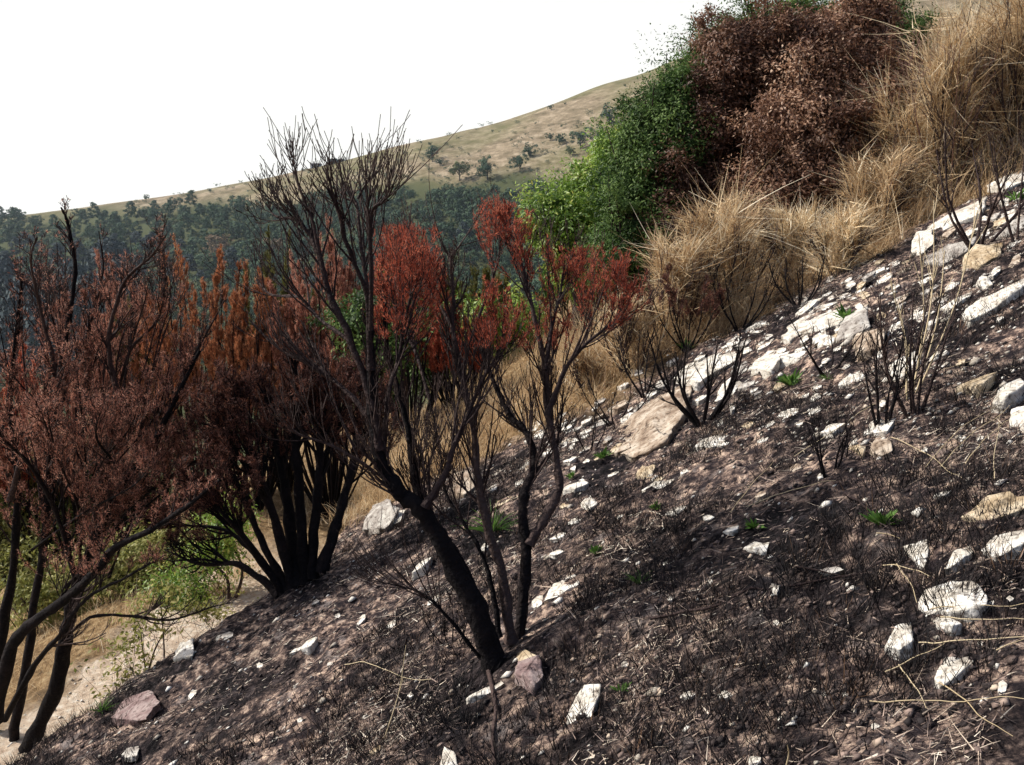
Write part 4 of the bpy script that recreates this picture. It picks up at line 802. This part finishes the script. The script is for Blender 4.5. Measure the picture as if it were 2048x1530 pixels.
def standing(label, base_, tip, r=.003, n=1, mat='pale', bend=.12, name='dry_stalk'):
    g = Vector(G(*base_)[0]); e = P(tip[0], tip[1], g.y + random.uniform(-.1, .15)); m_ = g.lerp(e, .5) + Vector((bend * (e - g).length * .4, 0, 0)); s = smooth_poly([g - Vector((0, 0, .02)), m_, e], 6)
    mb = MB(); tube(mb, s, np.linspace(r, r * .4, len(s)), 5, .7)
    for q in range(n):
        i = random.randint(5, len(s) - 2); tips = []; branch(mb, tips, Vector(s[i]), (Vector(s[i + 1]) - Vector(s[i])).normalized() + rv() * .4, (e - g).length * .18, r * .5, 0, .2, .1, minr=.001, tint=.7)
    return tag(mb.build(name, M[mat], origin=tuple(g)), label, 'stalk')
for i, (b_, t_, lb) in enumerate([
 ((1830, 790), (1890, 500), 'yellow dry stalk leaning right over the upper gravel'), ((1826, 790), (1838, 470), 'upright yellow dry stalk in the middle of the tall burnt shrub'), ((1820, 800), (1868, 400), 'tallest yellow dry stalk of the tall burnt shrub'),
 ((1815, 800), (1780, 560), 'yellow dry stalk leaning left over the white slab'), ((1835, 780), (1955, 420), 'long straw stalk crossing the cream ledge slab'), ((1812, 790), (1800, 620), 'short straw stalk beside the burnt twigs'),
 ((765, 1480), (812, 1290), 'lone pale stalk rising left of the centre tree foot'), ((1570, 1530), (1575, 1490), 'orange brown splinter sticking up at the bottom edge')]):
    standing(lb, b_, t_, .0045 if i < 6 else .0028, 5 if i < 6 else 1)
for lb, pts in [
 ('straight pale straw crossing the open ground at bottom right', [(1740, 1428), (1850, 1427), (1950, 1426), (2050, 1426)]),
 ('pale straw slanting down right below the white crossed stone', [(1872, 1385), (1930, 1430), (1970, 1465), (2012, 1490)]),
 ('straw lying just above the crossed white stone', [(1832, 1308), (1900, 1306), (1990, 1302), (2050, 1300)]),
 ('straw slanting up left of the crossed white stone', [(1770, 1370), (1820, 1340), (1890, 1312)]),
 ('long straw running level under the largest white rock', [(1860, 1240), (1940, 1240), (2050, 1233)]),
 ('second long straw just under the level one', [(1880, 1256), (1960, 1262), (2050, 1266)]),
 ('curved straw above the triangular white stone', [(1762, 1155), (1810, 1156), (1840, 1165), (1858, 1178)]),
 ('short bent straw left of the largest white rock', [(1788, 1150), (1812, 1175), (1825, 1205), (1830, 1230)]),
 ('long pale straw slanting from the tan slab up left', [(1785, 890), (1840, 925), (1880, 950), (1932, 975)]),
 ('straw stretching up right from the ash to the right edge', [(1840, 945), (1900, 900), (1960, 860), (2048, 778)]),
 ('parallel straw just right of the one reaching the edge', [(1880, 960), (1935, 890), (2000, 840), (2048, 800)]),
 ('third straw of the fan at the right edge', [(1925, 950), (1965, 900), (2010, 860), (2048, 830)]),
 ('upright straw of the fan at the right edge', [(1985, 975), (1990, 930), (1992, 880), (2000, 850)]),
 ('long thin straw rising from the small burnt shrub to upper right', [(1590, 925), (1690, 860), (1800, 795), (1990, 715)]),
 ('arched brown straw over mid slope', [(1500, 1040), (1545, 1002), (1610, 985), (1680, 992)]),
 ('long brown straw slanting in mid slope', [(1462, 1045), (1500, 985), (1548, 940)]),
 ('straw lying left of the four-sided white stone', [(1752, 1090), (1780, 1094), (1800, 1100)]),
 ('short straw near bottom right corner', [(1795, 1355), (1830, 1400), (1850, 1438)]),
 ('bright straw at the right edge below the flat stone', [(1990, 1325), (2020, 1315), (2050, 1302)]),
 ('faint straw left of the lone pale stalk', [(690, 1345), (730, 1340), (780, 1355), (830, 1370), (862, 1384)])]:
    stalk(lb, pts, .0019, lift=.03)
for lb, pts, r in [
 ('long thin fallen black twig across the open burnt ground', [(1300, 1260), (1440, 1215), (1560, 1180), (1690, 1165), (1780, 1130)], .006),
 ('short arched fallen twig joining the long one', [(1590, 1148), (1640, 1150), (1690, 1166)], .004),
 ('burnt arched twig leading down to the bright green herb', [(1690, 1000), (1720, 1015), (1745, 1040), (1762, 1062)], .007),
 ('brown fallen branch below the grassy edge beside the boulder', [(1190, 1060), (1215, 1030), (1255, 1000)], .006),
 ('bare grey root below the centre tree foot', [(975, 1348), (985, 1385), (992, 1440), (985, 1500), (992, 1545)], .010),
 ('fallen burnt stick by the small herb, left of arching twigs', [(1590, 785), (1630, 778), (1650, 770)], .007)]:
    stalk(lb, pts, r, 'bark', 'twig', 'fallen_twig', lift=.015)

# ------------------------------------------------------------------ far trees
def far_proto(kind, seed):
    global RNG
    RNG = np.random.default_rng(seed); random.seed(seed)
    root = empty('pine_tree' if kind == 'pine' else 'hillside_tree' if kind != 'bush' else 'hillside_bush', (0, 0, 0)); mb = MB(); tr = MB()
    H_ = {'pine': 1.0, 'round': 1.0, 'bush': 1.0}[kind]
    if kind == 'pine':
        tube(tr, [(0, 0, -.15), (.02, 0, .5), (0, .01, .97)], [.022, .016, .006], 6); C = []
        for k in range(9):
            z = .32 + .68 * k / 8; w = .30 * math.sin(min(1, (1.08 - z) * 2.0) * 1.4) + .05
            for q in range(5):
                a = random.uniform(0, 6.28); C.append((math.cos(a) * w * random.uniform(.4, 1), math.sin(a) * w * random.uniform(.4, 1), z + random.uniform(-.03, .03), .10))
        fl = .42
    else:
        tube(tr, [(0, 0, -.2), (.02, 0, .25), (0, .02, .6)], [.03, .022, .01], 6); C = []
        lob = [(random.gauss(0, .2), random.gauss(0, .2), random.uniform(.35, .75), random.uniform(.16, .28)) for _ in range(7)]
        for k in range(60):
            l = random.choice(lob); d = rv(); C.append((l[0] + d.x * l[3], l[1] + d.y * l[3], l[2] + d.z * l[3] * .9, .085))
        fl = .9
        for l in lob[:4]: tube(tr, [(0, 0, .2), (l[0] * .6, l[1] * .6, .4), (l[0], l[1], l[2])], [.016, .011, .005], 4)
    C = np.array(C); per = 26 if kind == 'pine' else 24; i = np.repeat(np.arange(len(C)), per); n = len(i)
    o = norm(RNG.normal(size=(n, 3))) * RNG.random((n, 1)) ** .5 * C[i, 3:4] * np.array([1.1, 1.1, fl]); pos = C[i, :3] + o
    tb = RNG.random(len(C))[i] * .5 + RNG.random(n) * .5
    nr_ = norm(norm(o) + norm(pos - np.array([0, 0, .45])) * .8 + RNG.normal(0, .3, (n, 3))); dr_ = np.cross(nr_, norm(RNG.normal(size=(n, 3))))
    leaves(mb, pos, dr_, nr_, .062, .05, tb)
    return root, mb, tr
protos = []
for k, (kind, mt) in enumerate([('round', 'far'), ('round', 'far'), ('round', 'faro'), ('round', 'farb'), ('pine', 'farp'), ('pine', 'farp'), ('round', 'faro'), ('bush', 'far')]):
    root, mb, tr = far_proto(kind, 100 + k); pbuild(tr, 'trunk', M['fartrunk'], root); pbuild(mb, 'crown', M[mt], root); protos.append([root, kind, mt, False])
RNG = np.random.default_rng(5); random.seed(5)
def place_far(pi, loc, size, wide, label, group):
    pr = protos[pi]; sc = (size * wide, size * wide, size); rz = random.uniform(0, 6.28)
    if not pr[3]: o = pr[0]; o.location = loc; o.rotation_euler = (0, 0, rz); o.scale = sc; pr[3] = True
    else: o = copy_thing(pr[0], loc, rz, sc)
    tag(o, label, 'pine' if pr[1] == 'pine' else ('bush' if pr[1] == 'bush' else 'tree'), group); return o
# scattered individuals on the open grass
for px, py, hp, pi, lb in [(865, 325, 26, 0, 'lone round dark tree high on the open grassy hill'), (1102, 217, 10, 0, 'tiny dark tree on the ridge line above the grassy hill'), (860, 287, 7, 7, 'tiny bush on the ridge above the lone tree'), (880, 335, 12, 7, 'low shadowy bush at the foot of the lone tree'),
 (1040, 345, 30, 0, 'dark clumped tree on the grass left of the thicket'), (1060, 320, 24, 1, 'dark tree just above the clumped one'), (1160, 300, 30, 0, 'dark tree close to the light green crown'), (1190, 290, 34, 1, 'dark tree touching the light green crown'), (1222, 245, 34, 1, 'highest dark tree by the top of the green oak'),
 (1120, 285, 20, 7, 'upper bush in the mottled patch of the grassy hill'), (1100, 278, 14, 7, 'middle bush in the mottled patch of the grassy hill'), (1140, 315, 18, 2, 'olive bush between the two dark trees on grass'), (920, 365, 36, 2, 'olive tree at the upper edge of the wood'), (975, 360, 36, 1, 'dark tree standing at the upper edge of the wood'),
 (305, 395, 10, 7, 'small dark bush on the ridge at left'), (385, 390, 8, 7, 'smaller bush on the ridge, right of the first'), (420, 385, 7, 7, 'tiny bush on the ridge before it steepens'), (985, 260, 5, 7, 'speck of a bush on the upper ridge'), (1130, 205, 5, 7, 'speck of a bush right of the ridge tree'), (1250, 170, 5, 7, 'speck of a bush near the top of the ridge')]:
    g = G(px, py + 6 if py < 300 else py)[0]
    if g[1] > 600: g = np.array([(px - 1024) / F * 255, 255., float(H((px - 1024) / F * 255, 255.))])
    place_far(pi, tuple(g), hp / F * g[1] * 1.25, 1.0, lb, None)
# ridge pines at the left
for px, top in [(5, 420), (35, 428), (78, 414), (100, 412), (128, 430), (150, 420), (215, 412), (240, 418), (55, 440), (185, 432), (20, 440)]:
    Yd = random.uniform(135, 165); x = (px - 1024) / F * Yd; z = float(H(x, Yd)); h = float(P(px, top, Yd)[2]) - z
    place_far(random.choice([4, 5]), (x, Yd, z), min(h, 14) if h > 3 else 6, 1.0 if h < 9 else .8, 'dark blue pine standing on the skyline at the far left', 'pines on the left skyline')
# the wood
pts = []; tries = 0
while len(pts) < 520 and tries < 30000:
    tries += 1; x = random.uniform(-60, 1300); y = random.uniform(405, 800)
    lim = float(forest_limit(x)) + random.gauss(0, 8) + 55 * float(vn(np.float64(x / 95), np.float64(3.3), 71))
    if x > 740 and random.random() < .10: lim -= random.uniform(20, 95)
    if x < 620: lim += 34
    else: lim += 12
    if y < lim: continue
    if y > 760 and x > 350: continue
    mind = 13 + 10 * (y - 400) / 300
    if any(abs(x - a) < mind * 1.5 and abs(y - b) < mind * .8 for a, b in pts): continue
    pts.append((x, y))
pts.sort(key=lambda q: -q[1]); gg = G([p[0] for p in pts], [p[1] for p in pts]); stuff = []
cnt = 0
for (px, py), g in zip(pts, gg):
    if g[1] < 50: continue
    hp = random.uniform(38, 60) * float(np.interp(py - float(forest_limit(px)), [-60, 20, 120], [.5, .68, 1])); size = hp / F * g[1]
    if px < 420 and py < 600: pi = random.choice([4, 5, 4, 0, 1])
    elif py > 620: pi = random.choice([2, 6, 0, 2, 1])
    elif px > 560 and py < 500: pi = random.choice([2, 6, 0, 6, 3, 1, 2, 6])
    else: pi = random.choice([0, 1, 0, 1, 2, 4, 3] if random.random() < .5 else [0, 1])
    zone = ('upper fringe' if py < float(forest_limit(px)) + 45 else 'lower slope' if py > 600 else 'dense middle')
    side = 'left' if px < 450 else 'centre' if px < 850 else 'right'
    kn = {0: 'dark green round tree', 1: 'dark green round tree', 2: 'olive green tree', 6: 'olive green tree', 3: 'brownish tree', 4: 'dark bluish pine', 5: 'dark bluish pine', 7: 'bush'}[pi]
    if cnt < 290:
        lb = f'{kn} in the {zone} of the hillside wood, {side} part'
        place_far(pi, tuple(g), size, random.uniform(.9, 1.25), lb, lb.replace('tree', 'trees').replace('pine in', 'pines in')); cnt += 1
    else: stuff.append((pi, g, size))
def protoarr(root):
    me = [c for c in root.children if c.name.startswith('crown')][0].data; n = len(me.vertices); v = np.zeros(n * 3); me.vertices.foreach_get('co', v)
    t = np.zeros(n, np.float32); me.attributes['tint'].data.foreach_get('value', t); f = np.zeros(len(me.loops), np.int32); me.loops.foreach_get('vertex_index', f); return v.reshape(-1, 3), f.reshape(-1, 3), t
arr = {i: protoarr(protos[i][0]) for i in range(8)}
gap = MB()
for (pi, g, size) in stuff:
    v, f, t = arr[pi]; a = random.uniform(0, 6.28); R = np.array([[math.cos(a), -math.sin(a), 0], [math.sin(a), math.cos(a), 0], [0, 0, 1]]); gap.add(v @ R.T * size + g, f, t)
# low undergrowth closing the wood
ug = G(RNG.uniform(-50, 1300, 420), RNG.uniform(430, 820, 420))
for g in ug:
    if g[1] < 50: continue
    py = 480 - F * (g[2] - 1.6) / g[1]; px = 1024 + F * g[0] / g[1]
    if py < float(forest_limit(px)) + 5: continue
    v, f, t = arr[7]; a = random.uniform(0, 6.28); s = 30 / F * g[1]; R = np.array([[math.cos(a), -math.sin(a), 0], [math.sin(a), math.cos(a), 0], [0, 0, .8]]); gap.add(v @ R.T * s + g, f, t * .8)
tag(gap.build('wood_undergrowth', M['far']), 'dark mass of undergrowth and far crowns filling the hillside wood', 'undergrowth', kind='stuff')
for pr in protos:
    if not pr[3]:
        for c in list(pr[0].children): bpy.data.objects.remove(c)
        bpy.data.objects.remove(pr[0])

# scattered low scrub on open hill (stuff)
sc_ = MB(); ug = G(RNG.uniform(250, 1350, 1500), RNG.uniform(170, 440, 1500))
for g in ug:
    if g[1] > 300 or g[1] < 60: continue
    px = 1024 + F * g[0] / g[1]; py = 480 - F * (g[2] - 1.6) / g[1]; dd_ = float(forest_limit(px)) - py
    if random.random() < .2 + dd_ / 170: continue
    v, f, t = arr[7]; a = random.uniform(0, 6.28); s = random.uniform(6, 17) / F * g[1]; R = np.array([[math.cos(a), -math.sin(a), 0], [math.sin(a), math.cos(a), 0], [0, 0, .7]]); k = len(f) // 3; sc_.add(v[:k * 3 + 3] @ R.T * s + g, f[:k][(f[:k] < k * 3).all(1)], t[:k * 3 + 3])
tag(sc_.build('hill_scrub', M['far']), 'low olive scrub dotting the dry grass of the far hill', 'scrub', kind='stuff')

# ------------------------------------------------------------------ ruins on the ridge
M['ruin'] = tintmat('ruin_stone', [(0, (.10, .11, .15)), (1, (.24, .25, .30))], .9, noise=.4, nscale=2, bump=.6, bscale=4)
Yr = 252.; xr = (683 - 1024) / F * Yr; zr_ = float(H(xr, Yr)) - .3
rt = empty('ruined_tower', (xr, Yr, zr_)); tag(rt, 'squat round ruined stone tower overgrown with ivy on the ridge', 'ruin')
ztop = float(P(683, 320, Yr)[2]); hh = ztop - zr_; mb = MB(); nseg = 40; R0 = 2.15
an = np.linspace(0, 2 * math.pi, nseg, endpoint=False); tp = hh * (.86 + .10 * np.sign(np.sin(an * 5)) * (RNG.random(nseg) > .25) + .05 * RNG.random(nseg))
def ringv(r, z): return np.stack([xr + np.cos(an) * r, Yr + np.sin(an) * r, zr_ + z], 1)
V = np.concatenate([ringv(R0 * 1.06, np.zeros(nseg) - 2), ringv(R0, tp * .6), ringv(R0 * .98, tp), ringv(R0 * .72, tp), ringv(R0 * .72, np.zeros(nseg) - 1)])
i = np.arange(4)[:, None] * nseg; j = np.arange(nseg)[None]; j2 = (j + 1) % nseg; mb.add(V, np.stack([i + j, i + j2, i + nseg + j2, i + nseg + j], -1).reshape(-1, 4)); pbuild(mb, 'wall', M['ruin'], rt)
iv = MB(); n = 900; a = RNG.uniform(-2.6, -.6, n); zz = RNG.uniform(0, 1.05, n) * hh; pos = np.stack([xr + np.cos(a) * R0 * 1.08, Yr + np.sin(a) * R0 * 1.08, zr_ + zz], 1) + RNG.normal(0, .12, (n, 3)); leaves(iv, pos, RNG.normal(size=(n, 3)), norm(RNG.normal(size=(n, 3))), .35, .3, RNG.random(n)); pbuild(iv, 'ivy', M['farp'], rt)
xb = (640 - 1024) / F * Yr; zb = float(H(xb, Yr)) - .2; hb = empty('stone_hut', (xb, Yr, zb)); tag(hb, 'low flat-roofed stone hut left of the ruined tower', 'hut')
def box(mb, a, b, tint=.5):
    x0, y0, z0 = a; x1, y1, z1 = b; V = [(x0, y0, z0), (x1, y0, z0), (x1, y1, z0), (x0, y1, z0), (x0, y0, z1), (x1, y0, z1), (x1, y1, z1), (x0, y1, z1)]
    mb.add(V, [(0, 3, 2, 1), (4, 5, 6, 7), (0, 1, 5, 4), (1, 2, 6, 5), (2, 3, 7, 6), (3, 0, 4, 7)], tint)
mb = MB(); h1 = 1.1
for (a, b) in [((-1.2, 0, -1.5), (-.35, .25, h1)), ((.1, 0, -1.5), (1.2, .25, h1)), ((-.35, 0, .75), (.1, .25, h1)), ((-1.2, .25, -1.5), (-.95, 2, h1)), ((.95, .25, -1.5), (1.2, 2, h1)), ((-1.2, 2, -1.5), (1.2, 2.25, h1))]:
    box(mb, (xb + a[0], Yr + a[1], zb + a[2]), (xb + b[0], Yr + b[1], zb + b[2]))
pbuild(mb, 'wall', M['ruin'], hb); mb = MB(); box(mb, (xb - 1.35, Yr - .15, zb + h1 + .003), (xb + 1.35, Yr + 2.4, zb + h1 + .2), .2); pbuild(mb, 'roof', M['ruin'], hb)

mb = MB(); box(mb, (-420, 32, -60), (420, 420, 160)); m_, nt, out = base('valley_haze'); vs = N(nt, 'ShaderNodeVolumeScatter'); vs.inputs['Color'].default_value = (.72, .86, 1, 1); vs.inputs['Density'].default_value = .00035; vs.inputs['Anisotropy'].default_value = .3; nt.links.new(vs.outputs[0], out.inputs['Volume'])
hz = mb.build('haze', m_); tag(hz, kind='structure')
# ------------------------------------------------------------------ light, sky, camera
w = bpy.data.worlds.new('World'); scene.world = w; w.use_nodes = True; nt = w.node_tree; bg = nt.nodes['Background']
sky = nt.nodes.new('ShaderNodeTexSky'); sky.sky_type = 'NISHITA'; sky.sun_disc = False; sky.sun_elevation = math.asin(SUN.z); sky.sun_rotation = math.atan2(SUN.x, SUN.y)
sky.air_density = 1.0; sky.dust_density = 5.0; sky.ozone_density = 1.0; sky.altitude = 400
tc = nt.nodes.new('ShaderNodeTexCoord'); Ln = nt.links
def dotr(v, a, b):
    d = N(nt, 'ShaderNodeVectorMath', operation='DOT_PRODUCT'); Ln.new(tc.outputs['Generated'], d.inputs[0]); d.inputs[1].default_value = v
    m = N(nt, 'ShaderNodeMapRange', interpolation_type='SMOOTHSTEP'); Ln.new(d.outputs['Value'], m.inputs[0]); m.inputs[1].default_value = a; m.inputs[2].default_value = b; return m.outputs[0]
fw = dotr((-.35, .937, 0), .35, .80); lo = dotr((.18, 0, 1.0), .74, .38)
mu = N(nt, 'ShaderNodeMath', operation='MULTIPLY'); Ln.new(fw, mu.inputs[0]); Ln.new(lo, mu.inputs[1])
gl = N(nt, 'ShaderNodeMix', data_type='RGBA'); Ln.new(mu.outputs[0], gl.inputs[0]); Ln.new(sky.outputs[0], gl.inputs[6]); gl.inputs[7].default_value = (7.0, 7.1, 6.95, 1)
Ln.new(gl.outputs[2], bg.inputs[0]); bg.inputs[1].default_value = .15
sd = bpy.data.lights.new('sun', 'SUN'); sd.energy = 5.0; sd.angle = math.radians(.5); sd.color = (1, .95, .87)
so = bpy.data.objects.new('sun', sd); COL.objects.link(so); so.rotation_euler = (-SUN).to_track_quat('-Z', 'Y').to_euler(); so.location = (-6, 2, 10)
cd = bpy.data.cameras.new('camera'); co_ = bpy.data.objects.new('camera', cd); COL.objects.link(co_); co_.location = tuple(CAM)
co_.rotation_euler = (math.pi / 2 - PITCH, 0, 0); cd.sensor_width = 36; cd.lens = 36 * F / 2048; cd.clip_start = .05; cd.clip_end = 3000
scene.camera = co_
scene.view_settings.view_transform = 'Standard'; scene.view_settings.look = 'None'; scene.view_settings.exposure = 0; scene.view_settings.gamma = 1
scene.render.engine = 'CYCLES'; scene.cycles.max_bounces = 6; scene.cycles.diffuse_bounces = 3; scene.cycles.transparent_max_bounces = 4
scene.cycles.use_denoising = True
